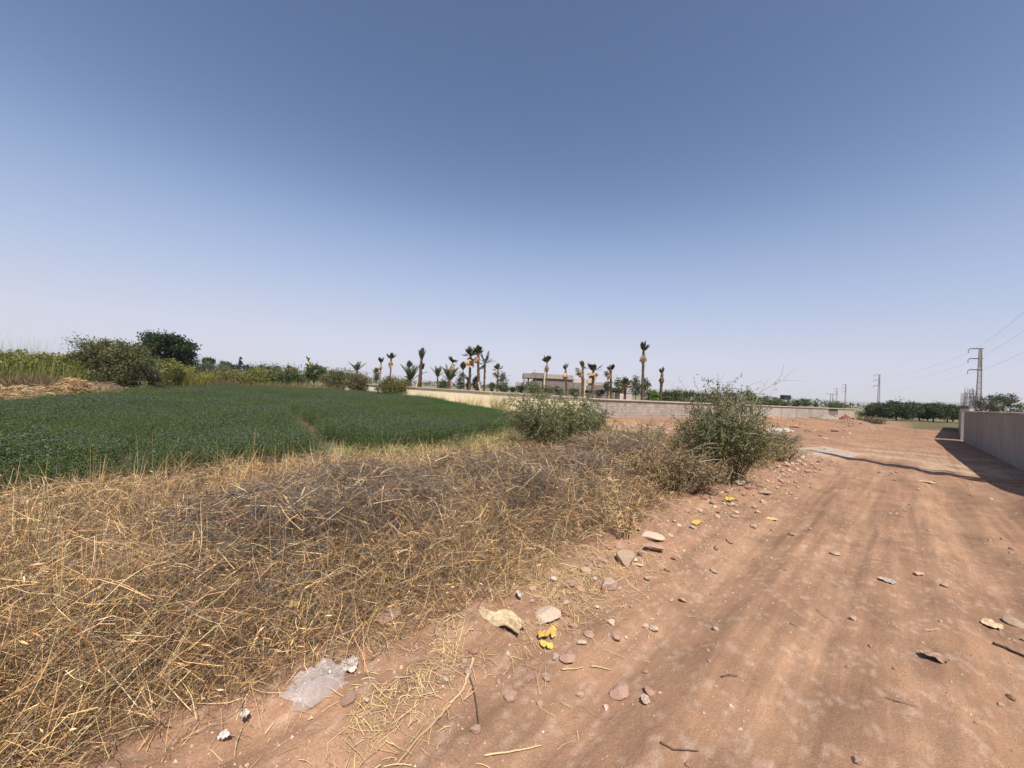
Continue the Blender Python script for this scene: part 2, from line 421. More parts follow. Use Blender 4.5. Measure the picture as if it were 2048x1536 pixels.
for i in range(nseg):
    x0, x1 = Lc * i / nseg, Lc * (i + 1) / nseg - .012
    wavy_panel(x0, x1, WALL_H - .1, seed=i).build('plaster_panel', M_CREAM, cw)
def coping(parent, x0, x1, z, y0, y1, th, mat, n=1, gap=.012, tint=(1, 1, 1)):
    for i in range(n):
        a, b = x0 + (x1 - x0) * i / n, x0 + (x1 - x0) * (i + 1) / n - gap
        g = Geo(); dz = rng.uniform(-.004, .004)
        k = 5; xs = np.linspace(a, b, k)
        prof = [(y0, z), (y0 - .01, z + th * .8), (y0 + .03, z + th), (y1 - .03, z + th), (y1 + .01, z + th * .8), (y1, z)]
        V = np.array([[[x, p[0] + rng.uniform(-.006, .006), p[1] + dz + rng.uniform(-.004, .004)] for p in prof] for x in xs])
        g.grid(V, np.array(tint)); 
        g.grid(V[:, [-1, 0]], np.array(tint))
        for e in (0, -1):
            b_ = g.verts(V[e], np.array(tint)); g.Q.append(np.array([[0, 1, 4, 5], [1, 2, 3, 4]]) + b_)
        g.build('coping', mat, parent)
coping(cw, 0, Lc, WALL_H - .098, -.07, .26, .10, M_CONC, 9, tint=(1.35, 1.3, 1.2))

# block wall running on from the corner
bw = empty('block_wall', corner, 'bare grey concrete block wall with thin coping beside the open dirt lot', 'wall')
Mb = frame_along(corner, block_end); Lb = (block_end - corner).to_2d().length
bw.matrix_world = Mb
def bl_x(px):     # where the wall line crosses a photo column
    d = ray(px, 825); n = Vector((d.y, -d.x)); a, b = corner.to_2d(), (block_end - corner).to_2d()
    return (-n.dot(a)) / n.dot(b) * Lb
gate0, gate1 = bl_x(1657), bl_x(1676)
BL, BH, ROWS = .42, .195, 6
bm_ = Geo(); bm_.box((.006, 0, .005), (BL - .006, .19, BH - .006)); block_me = bm_.mesh('block', M_BLOCK)
half_ = Geo(); half_.box((.006, 0, .005), (BL / 2 - .006, .19, BH - .006)); half_me = half_.mesh('block', M_BLOCK)
# mortar core just behind the block faces, beyond the last block the rendered panels take over
NB = 49; x_blocks = NB * BL
post_xs = [0.0] + [4.2 * k for k in range(1, 40) if 4.2 * k < Lb - 1]
core = Geo(); core.box((0, .012, -.3), (x_blocks, .18, BH * ROWS + .004), (.72, .65, .6)); core.build('mortar_core', M_CONC, bw)
for r in range(ROWS):
    off = 0 if r % 2 == 0 else BL / 2
    if off:
        o = link('block', half_me, bw, (0, 0, r * BH)); k = rng.uniform(.36, .44); o.color = (k, k * .9, k * .82, 1)
    for i in range(NB if not off else NB - 1):
        x = off + i * BL
        o = link('block', block_me, bw, (x, rng.uniform(-.002, .002), r * BH))
        k = rng.uniform(.36, .45); t = rng.uniform(.82, .89); o.color = (k, k * t, k * t * .91, 1)
def block_panel(x0, x1, tint, seed):
    g = wavy_panel(x0, x1, BH * ROWS, .19, .012, seed, -.3)
    g.C = [c * np.array(tint, np.float32) for c in g.C]; g.build('wall_panel', M_CONC, bw)
px_ = [x for x in np.arange(x_blocks + .01, gate0, 4.2)] + [gate0]
for i in range(len(px_) - 1):
    t = rng.uniform(.95, 1.1); block_panel(px_[i], px_[i + 1] - .02, (t * 1.05, t * 1.0, t * .95), 20 + i)
block_panel(gate1, Lb, (1.25, 1.1, .92), 60)
gg = Geo(); gg.box((gate0 + .01, .12, -.3), (gate1 - .01, .2, BH * ROWS - .02), (.58, .52, .5)); gg.build('gate_infill', M_CONC, bw)
for x in post_xs[1:]:
    if gate0 - .3 < x < gate1 + .3: continue
    g = Geo(); g.box((x - .1, -.016, -.3), (x + .1, .21, BH * ROWS + .002), (.93, .88, .84)); g.build('post', M_CONC, bw)
coping(bw, .05, Lb, BH * ROWS + .006, -.09, .27, .085, M_CONC, 14, tint=(1.3, 1.2, 1.08))
# the return of the wall at its far end
ret = block_end + (Mb.to_3x3() @ Vector((0, 1, 0))) * 30
rw = empty('end_wall', block_end, 'far return of the concrete wall behind the rubble heap', 'wall'); rw.matrix_world = frame_along(block_end + (Mb.to_3x3() @ Vector((.03, .3, 0))), ret)
g = wavy_panel(0, 29, BH * ROWS, .19, .01, 91, -.3); g.build('wall_panel', M_CONC, rw)
coping(rw, 0, 29, BH * ROWS + .006, -.09, .27, .085, M_CONC, 5, tint=(1.2, 1.12, 1.0))

# panel wall along the right of the track: face looks at the track
P0 = Vector((*XY(-4.0, -2.58), 0)); P1 = Vector((*XY(31.7, -2.58), 0))
rwall = empty('roadside_wall', P1, 'grey concrete panel wall in its own shade along the right of the track', 'wall')
rwall.matrix_world = frame_along(P1, P0)          # local +y = towards the plot behind? flipped below
Lr = (P1 - P0).to_2d().length
# frame_along(P1,P0): x runs back along the wall, +y is left of that = away from the track
HR = 1.62
npan = 17
for i in range(npan):
    x0, x1 = Lr * i / npan, Lr * (i + 1) / npan - .025
    g = wavy_panel(x0, x1, HR, .16, .006, 100 + i, -.3); t = rng.uniform(.9, 1.04)
    g.V = [v * np.array([1, -1, 1], np.float32) for v in g.V] if False else g.V
    g.C = [c * np.array((t * .82, t * .79, t * .77), np.float32) for c in g.C]
    g.build('concrete_panel', M_CONC, rwall)
g = Geo(); g.box((0.01, .03, -.3), (Lr - .01, .13, HR - .02), (.8, .78, .75)); g.build('joint_core', M_CONC, rwall)
coping(rwall, -.02, Lr, HR + .004, -.05, .21, .06, M_CONC, 8, tint=(.95, .92, .88))
# second length past the gateway
Q0 = Vector((25.15, 21.5, 0)); Q1 = Vector((44.9, 38.6, 0))
rw2 = empty('roadside_wall', Q1, 'far length of roadside wall past the gateway with a sunlit end', 'wall'); rw2.matrix_world = frame_along(Q1, Q0)
L2 = (Q1 - Q0).to_2d().length
for i in range(8):
    g = wavy_panel(L2 * i / 8, L2 * (i + 1) / 8 - (.02 if i < 7 else 0), HR + .02, .45, .006, 130 + i, -.3); g.build('concrete_panel', M_CONC, rw2)

# reinforcement bars standing out of two column stubs behind the roadside wall
def rebar_column(px0, px1, py_top, Y, label, stub_top=822):
    a, b = at_depth(px0, py_top, Y), at_depth(px1, py_top, Y)
    r = empty('rebar_column', ((a.x + b.x) / 2, Y, 0), label, 'rebar', 'unfinished columns behind the roadside wall')
    w = max(.25, b.x - a.x); top = a.z; zs = at_depth(px0, stub_top, Y).z
    g = Geo(); g.box((-w / 2, -w / 2, 0), (w / 2, w / 2, zs), (1.2, 1.15, 1.05)); g.build('column_stub', M_CONC, r)
    for sx in (-1, -.33, .33, 1):
        for sy in (-1, 1):
            g = Geo(); h = top * rng.uniform(.92, 1.0)
            g.tube([(sx * w * .42, sy * w * .4, zs - .05), (sx * w * .42 + rng.uniform(-.03, .03), sy * w * .4, h)], [.016, .014], (.10, .055, .05), 4); g.build('bar', M_METAL, r)
    z = zs + .2
    while z < top * .9:
        g = Geo(); q = w * .43
        g.tube([(-q, -q, z), (q, -q, z), (q, q, z), (-q, q, z), (-q, -q, z)], [.012] * 5, (.10, .055, .05), 4, cap=False); g.build('hoop', M_METAL, r); z += .38
rebar_column(1925, 1932, 783, 37, 'short cluster of rusty reinforcing bars behind the roadside wall', 818)
rebar_column(1934, 1944, 774, 34, 'tall cluster of rusty reinforcing bars on a pale stub', 817)
rebar_column(1944, 1952, 776, 40, 'slim rusty reinforcing bars beside the lattice pylon', 822)

# unfinished concrete villa
B = empty('unfinished_villa', (at_depth(1120, 780, 95).x, 95, 0), 'unfinished grey concrete villa with flat roofs behind the garden wall', 'building')
def vb(name, px0, px1, py0, py1, y0, dep, tint, mat=None, ref=None):
    """box whose front face spans photo pixels at depth y0; py1 None = down to ground"""
    a = at_depth(px0, py0, y0); b = at_depth(px1, py0, y0)
    top = a.z; bot = -.3 if py1 is None else at_depth(px0, py1, y0).z
    g = Geo(); g.box((a.x - B.location.x, y0 - 95, bot), (b.x - B.location.x, y0 - 95 + dep, top), tint)
    return g.build(name, mat or M_CONC, B)
G1, G2, CRM = (.52, .485, .49), (.68, .63, .62), (1.45, 1.3, 1.1)
vb('side_wing', 1032, 1046.9, 764, None, 96, 8, (.95, .9, .85))
vb('parapet', 1047, 1064, 746, 755.3, 95, 9, G2)
vb('parapet', 1064.1, 1090, 745, 755.8, 94.9, 9, (.62, .57, .56))
vb('parapet', 1091.2, 1147, 748, 756.5, 94.6, 9, (1.0, .91, .84))
vb('column', 1047.2, 1049.8, 755.4, None, 95.05, .5, G2)
vb('column', 1056, 1058.6, 756, None, 97.5, .5, G1)
vb('column', 1063, 1065.6, 756, None, 95, .5, (1, .93, .86))
vb('wall', 1047.3, 1065.5, 768, None, 95.3, .3, G2)
vb('wall', 1065.7, 1088, 759, None, 95.4, .3, (.68, .63, .6))
vb('wall', 1065.8, 1147, 755.9, None, 99, .3, G1)  # inner back wall, added to keep the gap under the parapet dark
vb('pilaster', 1088.1, 1091, 748, None, 94.4, 1.2, (1.35, 1.2, 1.05))
vb('wall', 1091.1, 1144, 756.6, None, 95, .3, G1)
vb('wall', 1144.1, 1147, 757, None, 95.1, 6, G1)
vb('window_dark_box', 1103, 1112, 774.5, 776.6, 94.97, .2, (1, 1, 1), M_DARK)  # solid dark box on the wall face, painted shade for a window recess
vb('upper_wall', 1147.2, 1166, 757.5, 765, 98, 5, CRM)
vb('wall', 1147.1, 1169, 765.2, None, 95.4, 9, (.6, .54, .53))
vb('pilaster', 1169.2, 1173.5, 757, None, 94.6, 1, CRM)
vb('upper_wall', 1175, 1183, 759, 766, 98, 4, CRM)
vb('wall', 1173.7, 1214, 770, None, 95.2, 10, G1)
vb('upper_wall', 1187, 1210, 764, 770.3, 97, 7, (1.05, .95, .86))
vb('window_dark_box', 1202, 1212, 781, 784, 95.15, .2, (1, 1, 1), M_DARK)  # dark box again, its colour stands in for the unlit room
hut_p = at_depth(1251, 790, 58)
hb = empty('concrete_hut', (hut_p.x, 58, 0), 'small pale concrete hut behind the short dry palm', 'hut')
g = Geo(); g.box((-.95, 0, -.2), (.95, 2.5, 1.9), (1.3, 1.25, 1.2)); g.build('wall', M_CONC, hb)
g = Geo(); g.box((-1.05, -.1, 1.902), (1.05, 2.6, 2.02), (1.2, 1.15, 1.1)); g.build('roof_slab', M_CONC, hb)
bp_ = at_depth(1575, 790, 66)
bxo = empty('water_tank', (bp_.x, 66, 0), 'black box shaped tank on posts standing above the hedge trees', 'tank')
g = Geo(); g.box((-.62, 0, at_depth(1568, 799, 66).z), (.62, .9, at_depth(1568, 790, 66).z), (.02, .02, .022)); g.build('tank_body', M_METAL, bxo)
for sx in (-.5, .5):
    g = Geo(); g.box((sx - .05, .3, -.2), (sx + .05, .4, at_depth(1568, 799, 66).z - .002), (.1, .09, .08)); g.build('leg', M_METAL, bxo)

# ------------------------------------------------------------------ power line
def pylon_parts(Hh):
    """lattice mast: local x along arms (arms to -x), returns dict of meshes"""
    grey, rust = (.34, .31, .29), (.19, .145, .125)
    b, t = .30, .13
    parts = []
    cs = [(-1, -1), (1, -1), (1, 1), (-1, 1)]
    for sx, sy in cs:
        g = Geo(); g.tube([(sx * b, sy * b, -.2), (sx * t, sy * t, Hh)], [.05, .04], grey, 4); parts.append(('leg', g.mesh('leg', M_METAL)))
    g = Geo(); n = 19; zz = np.linspace(.3, Hh - 2.9, n)
    for i, z in enumerate(zz):
        k = b + (t - b) * z / Hh
        for a in range(4):
            p, q = cs[a], cs[(a + 1) % 4]
            g.tube([(p[0] * k, p[1] * k, z), (q[0] * k, q[1] * k, z)], [.035, .035], grey, 4)
            if i < n - 1:
                k2 = b + (t - b) * zz[i + 1] / Hh
                p2, q2 = (p, q) if i % 2 else (q, p)
                g.tube([(p2[0] * k, p2[1] * k, z), (q2[0] * k2, q2[1] * k2, zz[i + 1])], [.026, .026], rust, 3)
    parts.append(('lattice', g.mesh('lattice', M_METAL)))
    g = Geo(); g.box((-t - .02, -t - .02, Hh - 2.9), (t + .02, t + .02, Hh - .02), (.30, .27, .26)); parts.append(('head_plate', g.mesh('head_plate', M_METAL)))
    arms = []
    for j, z in enumerate((Hh, Hh - 1.55, Hh - 3.3)):
        g = Geo(); g.tube([(.3, 0, z), (0, 0, z + .02), (-1.0, 0, z + .04), (-1.25, 0, z - .16)], [.07, .08, .07, .045], (.07, .06, .06), 5); parts.append(('cross_arm', g.mesh('cross_arm', M_METAL)))
        g = Geo(); zs = np.linspace(z - .2, z - .62, 7); g.tube([(-1.23, 0, q) for q in zs], [.03, .07, .03, .07, .03, .07, .03], (.25, .27, .26), 6); parts.append(('insulator', g.mesh('insulator', M_METAL)))
        arms.append(Vector((-1.23, 0, z - .64)))
    return parts, arms
PY_H = 11.6
parts, ARMS = pylon_parts(PY_H)
spots = [(12.9, 4.0, 0)]
for px, pyt in ((1957.5, 697), (1757, 750), (1690.5, 769), (1673, 777)):
    yh = 815 - .0524 * (1740 - px)
    spots.append((px, (PY_H - CAM_H) * FPX / (yh - pyt), 1))
pos = []
for a, b, k in spots:
    pos.append(Vector((a, b, 0)) if not k else Vector((at_depth(a, 800, b).x, b, 0)))
labs = ['lattice power pylon standing behind the near end of the roadside wall', 'tallest lattice power pylon rising behind the roadside wall beside rebar', 'lattice power pylon beside the round orchard trees',
        'lattice power pylon behind the end of the block wall', 'small far lattice power pylon beside the twin pole line support']
anchors = []
for i, p in enumerate(pos):
    nb = pos[min(i + 1, len(pos) - 1)] - pos[max(i - 1, 0)]
    ang = math.atan2(nb.y, nb.x)          # line direction; arms to its left = local -x
    r = empty('power_pylon', (p.x, p.y, Hs(p.x, p.y)), labs[i], 'pylon', 'pylons of the power line', rz=ang - math.pi / 2 + (math.pi if i == 0 else 0))
    if i == 0: r.scale = (1.1, 1.1, 1.16)
    arm_o = None
    for nm, me in parts:
        ob = link(nm, me, arm_o if nm == 'insulator' else r)
        if nm == 'cross_arm': arm_o = ob
    Mr = Matrix.Translation(p) @ Matrix.Rotation(r.rotation_euler.z, 4, 'Z') @ Matrix.Diagonal((*r.scale, 1))
    anchors.append([Mr @ a for a in ARMS])
wl = ['top', 'middle', 'lowest']
wh = ['of the span reaching over the roadside wall', 'of the span from the tallest pylon to the orchard pylon', 'of the span past the end of the block wall', 'of the farthest span']
for i in range(len(pos) - 1):
    for j in range(3):
        a, b = anchors[i][j], anchors[i + 1][j]; t = np.linspace(0, 1, 25)[:, None]
        P = np.array(a)[None] * (1 - t) + np.array(b)[None] * t; P[:, 2] -= (4 * t * (1 - t))[:, 0] * 1.1
        g = Geo(); g.tube(P, [.008] * 25, (.16, .15, .15), 4)
        tag(g.build('power_wire', M_METAL), 'thin %s overhead wire %s' % (wl[j], wh[i]), 'wire', 'overhead wires')
# twin pole support far off
tp = at_depth(1663, 800, 250)
r = empty('line_support', (tp.x, 250, 0), 'far T shaped line support with a wide crossbar above the lone tree', 'pylon')
zt = at_depth(1663, 788.5, 250).z
for sx in (-.7, .7):
    g = Geo(); g.tube([(sx, 0, -.2), (sx, 0, zt)], [.22, .16], (.2, .18, .17), 5); g.build('pole', M_METAL, r)
g = Geo(); g.tube([(-4, 0, zt + .15), (4, 0, zt + .15)], [.14, .14], (.14, .13, .13), 5); g.build('crossbar', M_METAL, r)
# ------------------------------------------------------------------ palms
DRYC = [(.44, .31, .16), (.34, .22, .11), (.54, .41, .23), (.24, .15, .08)]
GRNC = [(.075, .10, .038), (.058, .08, .032), (.11, .115, .05), (.14, .12, .06)]
def fan_frond(cols, L=1.0, spread=62, droop=.1, nseg=11, curl=0.0):
    """fan leaf along +z, stalk then pleated blade"""
    g = Geo(); c0 = np.array(cols[0])
    st = np.array([[0, 0, 0], [0, .01, .1 * L], [0, .03, .22 * L]])
    g.ribbons(st[None], np.array([[.10, .07, .06]]) * L, (c0 * 1.1)[None], np.array([[0, 1, 0.]], np.float32))
    base = st[-1]; P, Wd = [], []
    for k in range(nseg):
        a = rad(-spread + 2 * spread * k / (nseg - 1)); l = L * .78 * (1 - .25 * (abs(a) / rad(spread)) ** 2) * random.uniform(.85, 1.05)
        d = np.array([math.sin(a), 0, math.cos(a)]); q = []
        for s in (0, .4, .75, 1.0):
            p = base + d * l * s; p = p + np.array([0, droop * L * s * s + curl * L * abs(math.sin(a)) * s, -curl * L * s * s * .6]); q.append(p)
        P.append(q); Wd.append([.03 * L, .12 * L, .085 * L, .008 * L])
    P = np.array(P); g.ribbons(P, np.array(Wd), mixcol(cols, nseg), np.tile(np.array([[0, 1, .2]], np.float32), (nseg, 1)))
    return g
def feather_frond(cols, L=1.0, n=17, arch=.25):
    g = Geo(); t = np.linspace(0, 1, 7)
    R = np.stack([0 * t, arch * L * t ** 2, L * (t - .12 * t ** 2)], 1)
    g.ribbons(R[None], (np.array([.045, .04, .034, .028, .02, .014, .006]) * L)[None], np.array(cols[0])[None] * 1.2, np.array([[0, 1, 0.]], np.float32))
    s = np.linspace(.16, .97, n); P, Wd = [], []
    for k in s:
        p = np.array([0, arch * L * k * k, L * (k - .12 * k * k)]); tl = L * .30 * (1 - abs(k - .5) * .9)
        for sg in (-1, 1):
            d = np.array([sg * .72, .15 + .1 * random.random(), .66]); P.append([p, p + d * tl * .55, p + d * tl + np.array([0, .0, -.05 * L])]); Wd.append([.018 * L, .03 * L, .004 * L])
    g.ribbons(np.array(P), np.array(Wd), mixcol(cols, len(P)), np.tile(np.array([[0, 1, .1]], np.float32), (len(P), 1)))
    return g
FAN_G = [fan_frond(GRNC, 1, 55, .12).mesh('frond', M_LEAF) for _ in range(3)]
FAN_F = [fan_frond(GRNC, 1, 28, .10).mesh('frond', M_LEAF) for _ in range(2)]       # folded by tying
FAN_D = [fan_frond(DRYC, 1, 40, .18, curl=.1).mesh('dry_frond', M_DRY) for _ in range(3)]
FEA_G = [feather_frond(GRNC).mesh('frond', M_LEAF) for _ in range(2)]
FEA_T = [feather_frond(GRNC, arch=.06).mesh('frond', M_LEAF) for _ in range(2)]

def palm_trunk(h, r, lean, boots, col=(.14, .085, .058), boot_col=(.22, .135, .09)):
    g = Geo(); n = 12; t = np.linspace(0, 1, n)
    path = np.stack([lean * t ** 1.4, 0 * t, -.2 + (h + .2) * t], 1)
    g.tube(path, r * (1.12 - .25 * t) * (1 + .06 * np.sin(np.arange(n) * 2.3)), np.array(col), 8)
    if boots:
        m = int(h / .16) * 6; tt = np.sort(rng.uniform(.05, .99, m)); a = rng.uniform(0, 6.28, m)
        pc = np.stack([lean * tt ** 1.4, 0 * tt, h * tt], 1); dr = np.stack([np.cos(a), np.sin(a), 0 * a], 1)
        rr = r * (1.05 - .25 * tt)
        P = np.stack([pc + dr * rr[:, None] * .9, pc + dr * (rr + .03)[:, None] + [0, 0, .06], pc + dr * (rr + .065)[:, None] + [0, 0, .14]], 1)
        g.ribbons(P, np.tile([[.09, .07, .02]], (m, 1)), mixcol([col, boot_col, (.36, .23, .15)], m), np.cross(dr, [0, 0, 1.]).astype(np.float32) * 0 + np.tile(np.array([[0, 0, 1.]], np.float32), (m, 1)) + dr.astype(np.float32) * .3)
    return g
def palm(px_b, px_t, py_hub, Y, crown, label, tr=.16, fl=1.0, boots=True, kind='fan', ng=10, nd=6, tilt=(5, 40), dtilt=(120, 170), side=None, trunk_col=(.14, .085, .058), droop=0):
    base = at_depth(px_b, 790, Y); top = at_depth(px_t, py_hub, Y)
    r = empty('palm_tree', (base.x, Y, 0), label, 'palm', 'transplanted palms behind the garden wall')
    h = top.z; lean = top.x - base.x; tr *= .66; fl *= 1.12; ng = int(ng * 1.3); nd = int(nd * 1.5)
    palm_trunk(h + .12, tr, lean, boots, trunk_col).build('trunk', M_WOOD, r, smooth=False)
    gm = {'fan': FAN_G, 'tied': FAN_F, 'date': FEA_G, 'datetied': FEA_T}[kind]
    for k in range(ng):
        a = k * 2.4 + rng.uniform(-.3, .3); tl = rad(tilt[0] + (tilt[1] - tilt[0]) * rng.random() ** 1.5)
        M = Matrix.Rotation(a, 4, 'Z') @ Matrix.Rotation(-tl, 4, 'X')
        link('frond', gm[k % len(gm)], r, (lean, 0, h - .05 + .1 * rng.random()), M.to_euler(), (fl * rng.uniform(.5, .95), fl * rng.uniform(.3, 2.0), fl * rng.uniform(.65, 1.15)))
    for k in range(nd):
        a = (k * 2.4 + rng.uniform(-.5, .5)) if side is None else side + rng.uniform(-.6, .6); tl = rad(rng.uniform(*dtilt))
        M = Matrix.Rotation(a, 4, 'Z') @ Matrix.Rotation(-tl, 4, 'X')
        link('dry_frond', FAN_D[k % 3], r, (lean, 0, h + .05 - .25 * fl * rng.random()), M.to_euler(), fl * rng.uniform(.5, 1.0))
    return r
PALE = (.30, .19, .13)
palm(714, 714, 744, 46, 1, 'short date palm with spreading feather fronds above olive scrub', .16, 1.25, kind='date', ng=10, nd=0, tilt=(4, 45))
palm(758, 762, 728, 44, 1, 'slim brown palm with folded crown beside the first garden wall post', .11, .75, kind='tied', ng=9, nd=7, tilt=(4, 28), dtilt=(140, 172), boots=False, trunk_col=PALE)
palm(779, 782, 720, 46, 1, 'slim palm with a round dark tuft and bare pinkish trunk', .12, .85, kind='tied', ng=12, nd=8, tilt=(5, 45), dtilt=(140, 170), boots=True, trunk_col=PALE)
palm(817, 818, 738, 43, 1, 'narrow palm tied into a spike behind the squat date palm', .12, .9, kind='tied', ng=8, nd=2, tilt=(2, 14))
palm(821, 821, 764, 39, 1, 'squat date palm fanned open beside the thick leaning palm trunk', .2, 1.6, kind='date', ng=11, nd=0, tilt=(4, 36))
palm(836, 843, 722, 39, 1, 'leaning thick trunked palm with upright green brush of fronds', .20, 1.15, kind='datetied', ng=12, nd=0, tilt=(1, 14))
palm(839, 842, 742, 41, 1, 'stubby palm with cut brown leaf bases behind the thick leaning palm', .22, .9, kind='tied', ng=5, nd=1, tilt=(10, 30))
palm(876, 875, 757, 44, 1, 'young date palm narrow at the base with splayed tips', .12, 1.3, kind='date', ng=10, nd=0, tilt=(2, 26))
palm(897, 898, 764, 38, 1, 'broad squat date palm with dark fronds spread like a basket', .24, 1.55, kind='date', ng=13, nd=0, tilt=(4, 36))
palm(900, 905, 727, 40, 1, 'slim pale trunked palm with a drooping green mop', .10, .8, kind='tied', ng=9, nd=8, tilt=(15, 95), dtilt=(135, 172), boots=False, trunk_col=(.38, .28, .22))
palm(929, 926, 742, 42, 1, 'small palm bent to the left with a folded crown', .09, .85, kind='tied', ng=8, nd=2, tilt=(2, 20), boots=False, trunk_col=PALE)
palm(938, 941, 714, 40, 1, 'tall rough trunked palm with a broad ragged brown and green head', .19, 1.1, kind='tied', ng=12, nd=12, tilt=(8, 70), dtilt=(95, 170))
palm(934, 936, 762, 42, 1, 'low brown leafed palm at the foot of two tall palms', .14, .8, kind='date', ng=9, nd=3, tilt=(8, 45))
palm(957, 956, 709, 39, 1, 'tall rough trunked palm with an upright head of pale dead leaves', .20, .95, kind='tied', ng=10, nd=9, tilt=(3, 45), dtilt=(125, 172), side=1.8)
palm(968, 970, 727, 41, 1, 'dark green palm with full feathered head leaning right', .15, 1.2, kind='datetied', ng=16, nd=0, tilt=(8, 140))
palm(994, 996, 742, 37, 1, 'palm with one large hanging dead frond over leafy scrub', .10, .75, kind='fan', ng=4, nd=4, tilt=(5, 60), dtilt=(95, 150), side=1.5)
palm(1093, 1094, 727, 52, 1, 'thin palm standing against the villa with dark folded head', .12, 1.1, kind='tied', ng=11, nd=5, tilt=(3, 40), dtilt=(140, 172), boots=False)
palm(1134, 1131, 743, 36, 1, 'brown dead palm with shrivelled hanging leaves before the villa', .13, .75, kind='tied', ng=3, nd=11, tilt=(5, 40), dtilt=(120, 176))
palm(1166, 1165, 741, 36, 1, 'rough trunked palm with a straw coloured open fan head', .17, .85, kind='tied', ng=5, nd=13, tilt=(5, 60), dtilt=(60, 165), side=1.7)
palm(1184, 1187, 744, 36, 1, 'rough trunked palm with dark top leaves and bent side fronds', .17, .95, kind='tied', ng=7, nd=9, tilt=(3, 70), dtilt=(90, 165))
palm(1224, 1221, 744, 37, 1, 'rough trunked palm with blond dead leaves blown to one side', .16, .8, kind='tied', ng=4, nd=12, tilt=(2, 40), dtilt=(60, 165), side=1.5)
palm(1250, 1251, 774, 36, 1, 'short stumpy palm with a brown cup of leaves by the hut', .15, .95, kind='tied', ng=6, nd=6, tilt=(5, 35), dtilt=(20, 60), boots=True)
palm(1285, 1287, 704, 37, 1, 'tallest palm with long rough trunk and pale collar under dark head', .18, .9, kind='tied', ng=12, nd=9, tilt=(3, 30), dtilt=(140, 174))
palm(1321, 1324, 751, 38, 1, 'bare leaning palm trunk with a single dark upright tuft', .19, .75, kind='tied', ng=4, nd=8, tilt=(2, 18), dtilt=(140, 176))
palm(615, 617, 722, 58, 1, 'lone palm with reddish hanging leaves beyond the green tree', .14, .75, kind='tied', ng=4, nd=9, tilt=(5, 30), dtilt=(110, 170))
# pale props leaning on trunks
for i, (px, py0, px1, py1, Y, lb) in enumerate(((832, 772, 836, 759, 38.5, 'pale timber prop leaning against the thick leaning palm'), (962, 779, 957, 764, 38.5, 'pale timber prop leaning on the tall twin palms'))):
    a = at_depth(px, py0, Y); b = at_depth(px1, py1, Y); d = (a - b); a2 = a + d * (a.z / max(.1, -d.z) if d.z < 0 else 0)
    g = Geo(); g.box((-.06, -.04, 0), (.06, .04, (b - Vector((a.x + (a.x - b.x), Y, 0))).length), (.62, .52, .33))
    o = g.build('timber_prop', M_DEBRIS); base = Vector((a.x + (a.x - b.x), Y, 0)); o.location = base
    o.rotation_euler = (b - base).to_track_quat('Z', 'X').to_euler(); tag(o, lb, 'prop')

